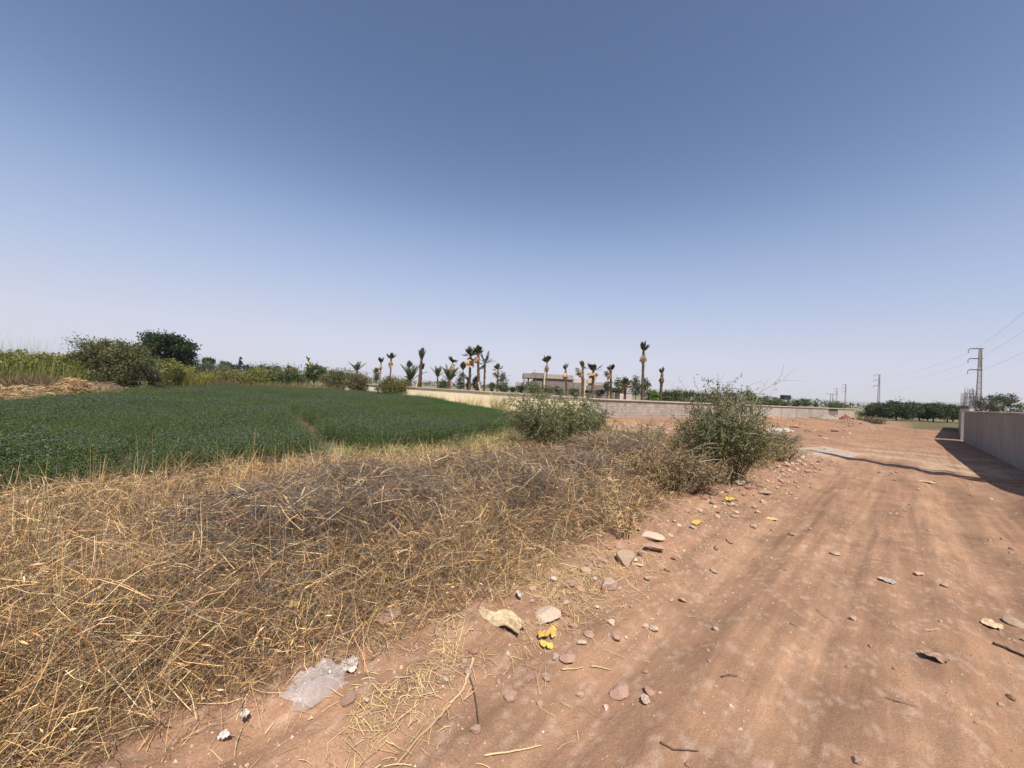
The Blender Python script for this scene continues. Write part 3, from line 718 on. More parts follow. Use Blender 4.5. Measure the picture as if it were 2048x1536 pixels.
# ------------------------------------------------------------------ trees and bushes
def leafy(name, label, cat, base, h, w, z0=0.0, cols=GRNC, leaf=.08, n=1500, clumps=26, trunk=True, tr=.09, group=None, flat=1.0, sig=.11, wood=(.16, .12, .09), dens=1.0, up=.2, seedshape=None, narrow=1.0, limbs=7, stub=0):
    """tree or bush: trunk with limbs running to leaf clumps; crown occupies z0..h, width w"""
    r = empty(name, base, label, cat, group)
    cz, rz = (z0 + h) / 2, (h - z0) / 2
    c = rng.normal(size=(clumps, 3)); c /= np.linalg.norm(c, axis=1, keepdims=True)
    c *= (rng.uniform(.35, 1.0, (clumps, 1)) ** .5) * rng.uniform(.78, 1.12, (clumps, 1))
    c = c * np.array([w / 2 * .82, w / 2 * .82 * flat, rz * .84]) + [0, 0, cz]
    if narrow != 1.0:
        f = 1 - (1 - narrow) * np.clip((c[:, 2] - z0) / (h - z0), 0, 1); c[:, :2] *= f[:, None]
    g = Geo()
    if trunk:
        k = 5; t = np.linspace(0, 1, k); bend = rng.normal(0, .04 * w, 2)
        zt = max(z0 + (h - z0) * .35, .4)
        path = np.stack([bend[0] * t ** 2, bend[1] * t ** 2, -.15 + (zt + .15) * t], 1)
        g.tube(path, tr * (1.15 - .45 * t), np.array(wood), 7)
        for j in rng.choice(clumps, min(limbs, clumps), replace=False):
            s = path[rng.integers(2, k)]; e = c[j]; m = (s + e) / 2 + rng.normal(0, .06 * w, 3) + [0, 0, -.04 * h]
            g.tube([s, m, e], [tr * .5, tr * .3, tr * .1], np.array(wood) * rng.uniform(.9, 1.2), 5, cap=False)
    else:
        for j in rng.choice(clumps, min(limbs + 5, clumps), replace=False):
            s = np.array([rng.normal(0, .05 * w), rng.normal(0, .05 * w), -.05]); e = c[j]; m = (s + e) / 2 + rng.normal(0, .06 * w, 3)
            g.tube([s, m, e], [tr * .4, tr * .3, tr * .12], np.array(wood) * rng.uniform(.9, 1.2), 4, cap=False)
    g.build('trunk' if trunk else 'stems', M_WOOD, r, smooth=True)
    per = rng.multinomial(n, rng.dirichlet(np.ones(clumps) * 3))
    idx = np.repeat(np.arange(clumps), per); m = len(idx)
    sc = rng.uniform(.6, 1.3, clumps)[idx]
    P = c[idx] + rng.normal(size=(m, 3)) * np.array([1, 1, .75]) * (sig * (w + (h - z0)) / 2 * sc)[:, None]
    P[:, 2] = np.maximum(P[:, 2], .03)
    D = rng.normal(size=(m, 3)) + (P - c[idx]) * 2 / w + [0, 0, up]
    L = leaf * rng.uniform(.6, 1.4, m)
    tint = mixcol(cols, clumps, amt=.10)[idx] * .6 + mixcol(cols, m, amt=.16) * .4
    g = Geo(); g.leaves(P, D, L, L * rng.uniform(.35, .6, m), tint)
    # loose sprigs at the outline
    k = max(8, clumps); j = rng.integers(0, clumps, k); d = c[j] - [0, 0, cz]; d /= np.linalg.norm(d, axis=1, keepdims=True) + 1e-6
    s0 = c[j]; L2 = rng.uniform(.10, .24, k)[:, None] * w * .55
    e = s0 + (d + rng.normal(0, .35, (k, 3)) + [0, 0, .25]) * L2
    sp = np.repeat(s0, 9, 0) + np.repeat(e - s0, 9, 0) * rng.uniform(.2, .85, (k * 9, 1)) + rng.normal(0, leaf * .45, (k * 9, 3))
    g.leaves(sp, rng.normal(size=(k * 9, 3)) + np.repeat(d, 9, 0), leaf * rng.uniform(.5, 1.1, k * 9), leaf * rng.uniform(.25, .45, k * 9), mixcol(cols, k * 9))
    g.build('crown' if trunk else 'foliage', M_LEAF, r)
    return r
def veg(name, label, cat, px, Y, py_top, w_px, py_low=None, **k):
    b = at_depth(px, 780, Y); top = at_depth(px, py_top, Y).z; z0 = 0.0 if py_low is None else max(0.0, at_depth(px, py_low, Y).z)
    return leafy(name, label, cat, (b.x, Y, Hs(b.x, Y)), top, w_px * Y / FPX, z0, **k)

DKG = [(.038, .065, .022), (.05, .08, .028), (.03, .05, .02)]
OLV = [(.12, .14, .07), (.15, .165, .09), (.08, .105, .045)]
YGR = [(.22, .22, .045), (.17, .19, .05), (.28, .25, .06)]
TAM = [(.15, .165, .06), (.12, .135, .05), (.19, .18, .075), (.10, .10, .045)]
MID = [(.085, .125, .035), (.07, .10, .03), (.12, .15, .05)]
SCR = [(.15, .155, .05), (.19, .17, .07), (.10, .115, .04)]
BRN = [(.26, .17, .09), (.20, .13, .075), (.15, .13, .06)]

# left bank beyond the crop
veg('tamarisk_bush', 'wide grey green tamarisk bush with dark tangled underside', 'bush', 222, 24, 670, 158, None, cols=TAM, leaf=.11, n=34000, clumps=170, trunk=False, tr=.10, sig=.06, limbs=20, wood=(.13, .10, .08))
veg('fig_tree', 'dense dark green rounded tree behind the tamarisk bush', 'tree', 330, 36, 661, 112, 742, cols=DKG, leaf=.24, n=14000, clumps=100, tr=.2, sig=.065)
veg('broom_shrub', 'yellow green broom shrub below the dark rounded tree', 'shrub', 330, 29, 717, 70, 770, cols=YGR, leaf=.14, n=2600, clumps=28, trunk=False, tr=.05)
veg('broom_shrub', 'bright yellow flowering shrub right of the dark tree', 'shrub', 385, 34, 735, 70, 768, cols=[(.34, .30, .06), (.24, .24, .05), (.3, .27, .05)], leaf=.14, n=2200, clumps=26, trunk=False, tr=.05)
veg('scrub_bush', 'small dark bush in front of the yellow broom', 'bush', 308, 27, 740, 36, 775, cols=[(.07, .08, .035), (.10, .10, .05)], leaf=.10, n=1300, clumps=14, trunk=False, tr=.05)
for i, (px, Y, t, w_, lb) in enumerate(((395, 48, 718, 50, 'silvery olive tree touching the dark rounded tree'), (425, 54, 724, 66, 'low silvery olive tree below the distant round tree'), (462, 52, 730, 60, 'wide grey olive tree in front of the cypress'))):
    veg('olive_tree', lb, 'tree', px, Y, t, w_, None, cols=OLV, leaf=.17, n=6000, clumps=46, tr=.14)
veg('far_tree', 'distant dark round tree above the olives', 'tree', 414, 120, 712, 26, 734, cols=DKG, leaf=.5, n=1100, clumps=18, tr=.3)
veg('far_tree', 'distant shaggy tree between round tree and cypress', 'tree', 447, 120, 722, 24, 738, cols=[(.09, .08, .05), (.06, .075, .03)], leaf=.5, n=800, clumps=14, tr=.3)
veg('far_tree', 'distant broad dark tree around the foot of the cypress', 'tree', 464, 125, 730, 42, 742, cols=DKG, leaf=.5, n=1000, clumps=18, tr=.3)
for px, t, w_, lb in ((477.5, 710, 7.5, 'tall slender distant cypress'), (485, 727, 4, 'small distant cypress just right of the tall one'), (492, 729, 4, 'small distant cypress between two dark trees'), (519.5, 728, 5, 'distant cypress standing alone above the scrub'), (555, 733, 3.5, 'tiny distant cypress left of the brown thatch')):
    veg('cypress_tree', lb, 'tree', px, 130, t, w_ * 1.25, 742, cols=[(.025, .035, .018), (.035, .045, .022)], leaf=.5, n=420, clumps=22, tr=.18, narrow=.25, sig=.05, limbs=3)
for i, (px, Y, t, w_) in enumerate(((505, 130, 732, 40), (535, 135, 733, 34), (548, 110, 732, 20))):
    veg('far_tree', ['distant dark tree right of the tall cypress', 'distant dark tree right of the lone cypress', 'small pale green far tree near the brown thatch'][i], 'tree', px, Y, t, w_, 745, cols=DKG if i < 2 else MID, leaf=.5, n=700, clumps=14, tr=.25)
veg('green_tree', 'full mid green orange tree at the far field edge', 'tree', 628, 47, 727, 44, 762, cols=MID, leaf=.20, n=3600, clumps=40, tr=.15)
veg('scrub_bush', 'long green bush left of the full green tree', 'bush', 575, 46, 739, 95, None, cols=MID, leaf=.18, n=9000, clumps=60, trunk=False, tr=.05, flat=.5)
veg('scrub_bush', 'yellow green scrub at the back of the crop below olives', 'bush', 505, 45, 740, 105, None, cols=YGR, leaf=.17, n=9000, clumps=60, trunk=False, tr=.05, flat=.5)
veg('scrub_bush', 'yellowish scrub between broom and grey olive', 'bush', 440, 42, 743, 85, None, cols=SCR + YGR, leaf=.15, n=8000, clumps=54, trunk=False, tr=.05, flat=.5)
veg('scrub_bush', 'olive and brown scrub right of the full green tree', 'bush', 680, 44, 741, 80, None, cols=SCR, leaf=.15, n=8500, clumps=60, trunk=False, tr=.05, flat=.6)
veg('scrub_bush', 'brownish bush against the end of the cream wall', 'bush', 715, 40.5, 747, 60, None, cols=SCR + BRN, leaf=.14, n=7000, clumps=50, trunk=False, tr=.05, flat=.7)
veg('scrub_bush', 'yellow green bush leaning over the cream wall', 'bush', 788, 36, 750, 64, None, cols=SCR + YGR, leaf=.13, n=6500, clumps=44, trunk=False, tr=.05, flat=.6)
veg('scrub_bush', 'tiny green bush low against the cream wall', 'bush', 762, 37, 766, 30, 792, cols=SCR, leaf=.12, n=1000, clumps=14, trunk=False, tr=.04, flat=.7)
veg('poplar_tree', 'small pointed grey green tree beside the slim brown palm', 'tree', 751, 52, 731, 15, 765, cols=OLV, leaf=.17, n=900, clumps=24, tr=.07, narrow=.4)
veg('scrub_bush', 'wide dull green thicket behind the brown thatch heap', 'bush', 560, 62, 737, 150, None, cols=SCR + DKG, leaf=.24, n=9000, clumps=80, trunk=False, tr=.05, flat=.35)
veg('scrub_bush', 'wide dull green thicket between the green tree and short date palm', 'bush', 690, 60, 745, 110, None, cols=SCR + DKG, leaf=.22, n=7000, clumps=70, trunk=False, tr=.05, flat=.35)
veg('thatch_heap', 'round brown thatch heap above the far scrub', 'heap', 578, 60, 730, 26, 750, cols=[(.30, .19, .10), (.36, .24, .13)], leaf=.3, n=1200, clumps=24, trunk=False, tr=.03, sig=.06)
veg('scrub_bush', 'small russet bush right of the full green tree top', 'bush', 661, 55, 739, 10, 752, cols=[(.36, .16, .07), (.28, .14, .06)], leaf=.2, n=300, clumps=8, trunk=False, tr=.03)
# behind the garden wall
gw = [(808, 44, 753, 18, MID, 'light green bush between slim palm and squat date palm'), (887, 41, 756, 22, MID, 'green bush left of the basket shaped date palm'), (921, 40, 742, 18, OLV, 'loose grey green sapling right of the pale trunked palm'),
      (951, 41, 752, 18, MID, 'leafy bush between the two tall palms'), (1004, 38, 741, 24, MID, 'tall leafy bush beside the palm with hanging frond'), (984, 36, 763, 12, MID, 'small shrub left of the hanging frond palm'), (1012, 36, 771, 14, MID, 'clipped round shrub right of the hanging frond palm'),
      (1024, 40, 774, 10, DKG, 'small dark round shrub left of the villa'), (1040, 40, 770, 18, DKG, 'dark rounded shrub below the villa side wing'), (1063, 40, 760, 38, MID, 'large light green bush before the villa openings'), (1095, 40, 770, 26, OLV, 'grey green rounded bush under the thin villa palm'), (1118, 39, 773, 24, OLV, 'low grey green bush left of the dead brown palm'),
      (1150, 39, 778, 30, OLV, 'low silvery bush right of the dead brown palm'), (1177, 38, 783, 14, DKG, 'low dark shrub between two rough trunked palms'), (1200, 38, 780, 24, OLV, 'low grey bush under the dark villa window'), (1216, 37, 760, 16, OLV, 'thin grey green sapling left of the blond palm'),
      (1240, 40, 748, 26, OLV, 'tall loose sapling right of the blond palm'), (1272, 36, 752, 24, OLV, 'leafy sapling left of the tallest palm trunk'), (1290, 38, 756, 20, MID, 'leafy sapling behind the tallest palm trunk'), (1232, 38, 776, 20, MID, 'dense low bush left of the hut')]
for px, Y, t, w_, cc, lb in gw:
    veg('garden_shrub', lb, 'shrub', px, Y, t, w_, 792 if w_ > 20 else 785, cols=cc, leaf=.14, n=int(50 * w_), clumps=int(8 + w_), trunk=(t < 765), tr=.05, group='shrubs behind the garden wall')
hd = [(1305, 38, 780, 30), (1330, 40, 782, 30), (1352, 42, 781, 34), (1380, 44, 780, 34), (1405, 47, 783, 30), (1432, 49, 784, 34), (1465, 50, 782, 36), (1498, 52, 778, 26), (1522, 54, 792, 26), (1545, 56, 791, 34), (1566, 58, 795, 24), (1588, 60, 797, 30), (1614, 62, 796, 24), (1633, 63, 803, 10)]
for i, (px, Y, t, w_) in enumerate(hd):
    lb = 'leafy hedge tree in the row behind the bare block wall'
    if i == 0: lb = 'bright light green hedge tree right of the tallest palm'
    if i == len(hd) - 1: lb = 'last thin sapling at the end of the hedge row'
    veg('hedge_tree', lb, 'tree', px, Y, t, w_ * 1.15, 808 if px < 1500 else 815, cols=[(.10, .19, .03), (.14, .22, .04)] if i == 0 else MID, leaf=.17, n=1500 if w_ > 12 else 160, clumps=26, tr=.06, group='hedge row behind the block wall', sig=.1)
veg('far_tree', 'lone round tree rising behind the far corner of the wall', 'tree', 1670, 100, 803, 42, 822, cols=MID, leaf=.3, n=1800, clumps=26, tr=.2)
# orchard on the right
orch = [(1757, 60, 805, 24), (1795, 52, 801, 46), (1842, 54, 807, 34), (1869, 53, 806, 30), (1897, 55, 810, 32), (1921, 57, 812, 26), (1816, 60, 806, 36), (1858, 60, 808, 34), (1908, 62, 811, 30)]
ol = ['small dark orchard tree behind the orchard pylon', 'largest orchard tree right of the orchard pylon', 'flat topped orchard tree in the middle of the row', 'orchard tree with a forked trunk beside the flat topped one', 'low wide orchard tree near the roadside wall', 'last orchard tree partly behind the roadside wall', 'orchard tree in the second row behind the largest one', 'orchard tree in the second row behind the flat topped one', 'orchard tree in the second row near the wall']
for (px, Y, t, w_), lb in zip(orch, ol):
    veg('orchard_tree', lb, 'tree', px, Y, t, w_ * 1.6, 838, cols=[(.06, .085, .03), (.08, .105, .036), (.045, .065, .024)], leaf=.2, n=9500, clumps=70, tr=.08, group='orchard trees beyond the track', sig=.085, wood=(.06, .045, .035), limbs=9)
veg('acacia_tree', 'spreading flat crowned acacia behind the roadside wall', 'tree', 1993, 52, 785, 84, 832, cols=[(.10, .11, .05), (.08, .09, .04), (.14, .14, .07)], leaf=.20, n=4200, clumps=64, tr=.18, sig=.055, limbs=16)
# scrub on the far right of the lot
veg('dry_bush', 'low brownish dry bush left of the orchard pylon', 'bush', 1735, 62, 822, 44, 834, cols=[(.17, .14, .07), (.20, .16, .09)], leaf=.2, n=1300, clumps=22, trunk=False, tr=.04, flat=.6)
veg('dry_bush', 'grey green weed mound at the edge of the dirt lot', 'bush', 1745, 38, 838, 70, 850, cols=[(.17, .15, .08), (.22, .16, .10), (.13, .12, .06)], leaf=.14, n=1500, clumps=26, trunk=False, tr=.03, flat=.5)
veg('dry_bush', 'small grey green weed on the lot near the pale slab', 'bush', 1594, 26, 858, 24, 866, cols=[(.17, .17, .09), (.13, .13, .06)], leaf=.08, n=420, clumps=14, trunk=False, tr=.02, flat=.6)
veg('dry_bush', 'little dark weed tuft at the foot of the block wall', 'bush', 1588, 45, 829, 16, 838, cols=[(.09, .10, .05), (.14, .13, .07)], leaf=.12, n=300, clumps=10, trunk=False, tr=.02)
veg('dry_bush', 'olive coloured grass mound beside the orchard trunks', 'bush', 1770, 66, 828, 26, 836, cols=[(.16, .15, .07), (.12, .12, .05)], leaf=.18, n=600, clumps=12, trunk=False, tr=.02)
# low far hills
g = Geo(); n = 160; ang = np.linspace(rad(-30), rad(160), n); R_ = 2300
hh = 14 + 46 * fbm(np.arange(n) * .09, 0 * ang, 77, 4) ** 1.5 
V = np.stack([np.stack([R_ * np.cos(ang), R_ * np.sin(ang), 0 * ang - 4], 1), np.stack([R_ * 1.05 * np.cos(ang), R_ * 1.05 * np.sin(ang), hh], 1), np.stack([R_ * 1.3 * np.cos(ang), R_ * 1.3 * np.sin(ang), 0 * ang - 4], 1)], 1)
g.grid(V, np.array((.25, .23, .20))); tag(g.build('hills', M_DEBRIS, smooth=True), kind='structure')
# hazy belt of far woods along the skyline
g = Geo(); N_ = 5200; a = rng.uniform(rad(20), rad(140), N_); R2 = rng.uniform(420, 700, N_)
hgt = 3.0 + 5.5 * fbm(a * 60, 0 * a, 5, 3) ** 1.5
g.leaves(np.stack([R2 * np.cos(a), R2 * np.sin(a), hgt * rng.uniform(.05, 1, N_)], 1), rng.normal(size=(N_, 3)), rng.uniform(2, 4, N_), rng.uniform(1.2, 2.4, N_), mixcol(DKG + MID, N_))
tag(g.build('far_woods', M_LEAF), 'hazy belt of far off woods along the skyline', 'woods', kind='stuff')
# ------------------------------------------------------------------ alfalfa crop (instanced clumps, nobody could count it)
def crop_clump(seed, hgt, cols, flower, size=.34, stems=46):
    g = Geo(); b = rng.uniform(-size, size, (stems, 2)); th = rng.uniform(0, 6.28, stems); tl = rng.uniform(.02, .3, stems)
    L = hgt * rng.uniform(.75, 1.12, stems); t = np.linspace(0, 1, 4)
    d = np.stack([np.cos(th) * np.sin(tl), np.sin(th) * np.sin(tl), np.cos(tl)], 1)
    P = np.concatenate([b, np.zeros((stems, 1))], 1)[:, None] + d[:, None] * (L[:, None] * t[None])[:, :, None]
    g.ribbons(P, np.tile([[.006, .005, .004, .002]], (stems, 1)), mixcol([(.09, .12, .05), (.13, .13, .06)], stems))
    k = 26; s = rng.uniform(.2, 1.0, (stems, k)) ** .85; base = np.concatenate([b, np.zeros((stems, 1))], 1)[:, None] + d[:, None] * (L[:, None] * s)[:, :, None]
    a = rng.uniform(0, 6.28, (stems, k)); o = np.stack([np.cos(a), np.sin(a), rng.uniform(-.2, .7, (stems, k))], -1)
    c = (base + o * rng.uniform(.015, .05, (stems, k, 1))).reshape(-1, 3)
    n = len(c); g.leaves(c, o.reshape(-1, 3), rng.uniform(.018, .036, n), rng.uniform(.008, .015, n), mixcol(cols, n, amt=.2))
    if flower > 0:
        m = rng.random(stems) < flower; tip = P[m, -1]
        q = np.repeat(tip, 3, 0) + rng.normal(0, .012, (m.sum() * 3, 3)); g.leaves(q, rng.normal(size=q.shape), rng.uniform(.014, .026, len(q)), rng.uniform(.010, .018, len(q)), mixcol([(.15, .145, .165), (.19, .19, .20), (.13, .135, .14)], len(q)))
    return g
CRC = [(.078, .135, .036), (.105, .168, .042), (.05, .092, .028), (.16, .21, .06)]
CRB = [(.07, .16, .03), (.09, .19, .035), (.05, .12, .025)]
vc = bpy.data.collections.new('crop_variants')
for i, (h_, cc, fl) in enumerate(((.46, CRC, .12), (.50, CRC, .32), (.42, CRC, .05), (.36, CRB, .05), (.44, CRC + [(.16, .16, .06), (.13, .15, .05)], .12), (.66, CRC + [(.12, .14, .05)], .1))):
    me = crop_clump(i, h_, cc, fl).mesh('crop_clump', M_LEAF); ob = bpy.data.objects.new('crop_%d' % i, me); vc.objects.link(ob)
sp = .235
X, Y = np.meshgrid(np.arange(-29, 1.5, sp), np.arange(1.2, 42, sp)); X = X.ravel() + rng.uniform(-.12, .12, X.size); Y = Y.ravel() + rng.uniform(-.12, .12, Y.size)
m = inside(CROP, X, Y) & (X / np.maximum(Y, .1) > -1.62); X, Y = X[m], Y[m]
def seg_d(x, y, a, b):
    ax, ay = a; bx, by = b; t = np.clip(((x - ax) * (bx - ax) + (y - ay) * (by - ay)) / ((bx - ax) ** 2 + (by - ay) ** 2), 0, 1)
    return np.hypot(x - ax - t * (bx - ax), y - ay - t * (by - ay))
gaps = [(on_ground(230, 965), on_ground(400, 815), .22), (on_ground(670, 920), on_ground(584, 832), .45), (on_ground(-60, 900), on_ground(60, 885), .2)]
keep = np.ones(len(X), bool)
for a, b, w_ in gaps: keep &= seg_d(X, Y, a.to_2d(), b.to_2d()) > w_ * (.4 + 1.2 * vn(X * 1.3, Y * 1.3, 9))
keep &= fbm(X * .9, Y * .9, 12, 3) > .2
X, Y = X[keep], Y[keep]
fl_n = fbm(X * .18, Y * .18, 88, 3)
idx = np.where(fl_n > .52, 1, np.where(fl_n < .42, 2, 0)); idx = np.where(rng.random(len(X)) < .08 + .55 * sstep(.52, .66, fbm(X * .3, Y * .3, 15, 3)), 4, idx); idx = np.where(rng.random(len(X)) < .05, 5, idx)
bright = sstep(-7.5, -3.2, X) * sstep(17, 21, Y)
idx = np.where((bright > .3 + .4 * vn(X * .5, Y * .5, 4)), 3, idx)
scl = (.55 + .85 * fbm(X * .4, Y * .4, 33, 3)) * rng.uniform(.88, 1.12, len(X))
me = bpy.data.meshes.new('alfalfa_crop'); me.vertices.add(len(X)); me.vertices.foreach_set('co', np.stack([X, Y, H(X, Y) - .01], 1).astype(np.float32).ravel())
for nm, ty, dat, key in (('idx', 'INT', idx.astype(np.int32), 'value'), ('scl', 'FLOAT', scl.astype(np.float32), 'value'), ('rotz', 'FLOAT', rng.uniform(0, 6.28, len(X)).astype(np.float32), 'value')):
    a = me.attributes.new(nm, ty, 'POINT'); a.data.foreach_set(key, dat)
def scatter_group(coll):
    ng = bpy.data.node_groups.new('scatter', 'GeometryNodeTree')
    ng.interface.new_socket('Geometry', in_out='INPUT', socket_type='NodeSocketGeometry'); ng.interface.new_socket('Geometry', in_out='OUTPUT', socket_type='NodeSocketGeometry')
    N = ng.nodes; Lk = ng.links
    gi, go = N.new('NodeGroupInput'), N.new('NodeGroupOutput'); ci = N.new('GeometryNodeCollectionInfo'); ci.inputs['Collection'].default_value = coll
    ci.inputs['Separate Children'].default_value = True; ci.inputs['Reset Children'].default_value = True
    ip = N.new('GeometryNodeInstanceOnPoints'); ip.inputs['Pick Instance'].default_value = True
    def na(nm, ty):
        q = N.new('GeometryNodeInputNamedAttribute'); q.data_type = ty; q.inputs['Name'].default_value = nm; return q.outputs['Attribute']
    cx = N.new('ShaderNodeCombineXYZ'); Lk.new(na('rotz', 'FLOAT'), cx.inputs['Z'])
    Lk.new(gi.outputs[0], ip.inputs['Points']); Lk.new(ci.outputs[0], ip.inputs['Instance']); Lk.new(na('idx', 'INT'), ip.inputs['Instance Index'])
    Lk.new(cx.outputs[0], ip.inputs['Rotation']); Lk.new(na('scl', 'FLOAT'), ip.inputs['Scale']); Lk.new(ip.outputs[0], go.inputs[0])
    return ng
crop = link('alfalfa_crop', me); md = crop.modifiers.new('scatter', 'NODES'); md.node_group = scatter_group(vc)
tag(crop, 'dense dark green alfalfa crop with small purple flowers filling the field', 'crop', kind='stuff')

# ------------------------------------------------------------------ dry grass and dead brush
def bent(base, th, tilt, curv, L, K=4, wob=.0):
    """(N,K,3) stalks: heading th, initial tilt from vertical, tilt grows along the stalk"""
    N = len(L); s = np.linspace(0, 1, K); ds = L / (K - 1)
    P = np.zeros((N, K, 3)); P[:, 0] = base; a = th.copy()
    for k in range(1, K):
        ti = np.clip(tilt + curv * s[k], -.1, 2.5); a = a + rng.normal(0, wob, N)
        P[:, k] = P[:, k - 1] + np.stack([np.cos(a) * np.sin(ti), np.sin(a) * np.sin(ti), np.cos(ti)], 1) * ds[:, None]
    gz = base[:, 2][:, None] * 1.0
    P[:, :, 2] = np.maximum(P[:, :, 2], gz + .004 + .012 * rng.random((N, K)))
    return P
def brush_mask(u, v):
    c = np.exp(-(((v - 3.9 - .03 * u) / 1.22) ** 2)) * sstep(-.7, 1.2, u) * (1 - sstep(7.5, 10, u))
    return np.clip(c * 1.16 + (fbm(u * 1.1, v * 1.1, 19, 3) - .5) * 1.6 * sstep(.1, .5, c) - .05, 0, .9)
def strip(n, u0=-3.6, u1=14.5, v0=2.0, v1=9.6, p0=3.0, power=1.0):
    u = rng.uniform(u0, u1, n); v = rng.uniform(v0, v1, n); x, y = XY(u, v); d = np.hypot(x, y)
    k = (y > .5) & (x / np.maximum(y, .1) > -1.75) & (rng.random(n) < np.minimum(1, p0 / d) ** power)
    e = 1.9 + .22 * sstep(1, 5, u) + .4 * (fbm(u * .9, v * .5, 41, 3) - .5) * 2
    k &= (v > e - .25 * rng.random(n)) & ~(inside(CROP, x, y) & (rng.random(n) > .04))
    k &= rng.random(n) < np.clip((v - e) * 2.6 + .3, 0, 1)
    return u[k], v[k], x[k], y[k], d[k], (v - e)[k]
STRAW = [(.78, .485, .225), (.62, .365, .155), (.90, .64, .35), (.40, .24, .11), (.22, .14, .075), (.13, .085, .05), (.15, .09, .05), (.08, .055, .035)]  # straw tones; darkest mimic shaded gaps, palest mimic sunlit highlights
STRAW_Y = [(.72, .48, .195), (.82, .57, .26), (.54, .36, .145), (.24, .165, .075), (.14, .095, .05), (.09, .06, .035)]  # yellower straw, its dark tones likewise imitate shade gaps
STRAW_R = [(.64, .39, .18), (.54, .32, .14), (.70, .47, .24)]
GREY = [(.14, .11, .09), (.21, .17, .135), (.08, .062, .05), (.16, .115, .085)]

def grass_height(u, v, e):
    h = .12 + .34 * sstep(.05, .8, e)
    h = h * (.62 + .75 * fbm(u * .8, v * .8, 23, 3))
    return h * (1 - .4 * sstep(5.0, 7.2, v))
g = Geo()
u, v, x, y, d, e = strip(880000, p0=3.0, power=1.7)
bmk = brush_mask(u, v); k = rng.random(len(u)) > bmk * .72; u, v, x, y, d, e, bmk = (q[k] for q in (u, v, x, y, d, e, bmk))
n = len(u); hh = grass_height(u, v, e)
base = np.stack([x, y, H(x, y)], 1)
clump = fbm(u * 2.2, v * 2.2, 52, 2)
th = rng.uniform(0, 6.28, n); th = np.where(rng.random(n) < .5, 6.28 * fbm(u * .7, v * .7, 62, 2) * 2, th)
P = bent(base, th, rng.uniform(.0, 1.15, n) + .25 * sstep(4.2, 6, v), rng.normal(.7, .9, n), hh * rng.uniform(.6, 1.7, n), 4, .45)
# upright half grows in tufts: stalks fan out from shared crowns
P[:] = 0
cx_, cy_ = np.floor(x / .19), np.floor(y / .19)
ccx = (cx_ + .15 + .7 * _h(cx_, cy_, 301)) * .19; ccy = (cy_ + .15 + .7 * _h(cx_, cy_, 302)) * .19
dx_, dy_ = x - ccx, y - ccy; bx_, by_ = ccx + dx_ * .32, ccy + dy_ * .32
big = .65 + .7 * _h(cx_, cy_, 303)
th_t = np.arctan2(dy_, dx_) + rng.normal(0, .45, n)
P = bent(np.stack([bx_, by_, H(bx_, by_)], 1), th_t, np.hypot(dx_, dy_) * 5.5 + rng.uniform(0, .35, n), rng.normal(.45, .55, n), hh * big * rng.uniform(.6, 1.6, n), 4, .2)
# about half of it lies matted, woven through the rest
mt = rng.random(n) < .46; nm_ = mt.sum(); a_ = rng.uniform(0, 6.28, nm_); el_ = rng.normal(.12, .42, nm_); L_m = rng.uniform(.10, .38, nm_)
dm = np.stack([np.cos(a_) * np.cos(el_), np.sin(a_) * np.cos(el_), np.sin(el_)], 1); s_m = np.linspace(-.5, .5, 4)
Pm = (base[mt] + np.stack([0 * a_, 0 * a_, hh[mt] * rng.random(nm_) ** .8], 1))[:, None] + dm[:, None] * (L_m[:, None] * s_m[None])[:, :, None]
Pm[:, :, 2] -= (4 * s_m ** 2)[None] * (L_m * rng.normal(.10, .12, nm_))[:, None]; Pm += np.cumsum(rng.normal(0, .010, Pm.shape), 1)
Pm[:, :, 2] = np.maximum(Pm[:, :, 2], base[mt][:, 2:3] + .006); P[mt] = Pm
wd = rng.uniform(.0013, .0028, n) * (1 + .10 * np.maximum(d - 3, 0))
left = sstep(.6, -1.6, u)
cols = mixcol(STRAW, n, amt=.2); cy = mixcol(STRAW_Y, n, amt=.2); cr = mixcol(STRAW_R, n, amt=.2)
cols = np.where((rng.random(n) < left * .55)[:, None], cy, cols); cols = np.where((rng.random(n) < sstep(4, 8, u) * (1 - sstep(3, 5, v)) * .6)[:, None], cr, cols)
cols = np.where((rng.random(n) < .16)[:, None], mixcol(GREY, n) * 1.25, cols)
grn = (sstep(6.4, 7.6, v) * sstep(0, 4, u) * (1 - sstep(10, 13, u)) * .45)
cols = np.where((rng.random(n) < grn)[:, None], mixcol([(.20, .24, .07), (.26, .27, .09)], n), cols)
g.ribbons(P, wd[:, None] * np.array([[1, .95, .7, .25]]), cols)
# broken bits and seed heads lying through the sward
k = rng.choice(n, n // 6, replace=False); q = P[k, 2] + rng.normal(0, .03, (len(k), 3)); q[:, 2] = np.maximum(q[:, 2], base[k, 2] + .01)
g.leaves(q, rng.normal(size=(len(k), 3)) * [1, 1, .6], rng.uniform(.02, .06, len(k)), rng.uniform(.003, .007, len(k)) * (1 + .08 * d[k]), cols[k] * 1.05)
tag(g.build('dry_grass', M_DRY), 'matted straw coloured dry grass along the left of the track', 'grass', kind='stuff')

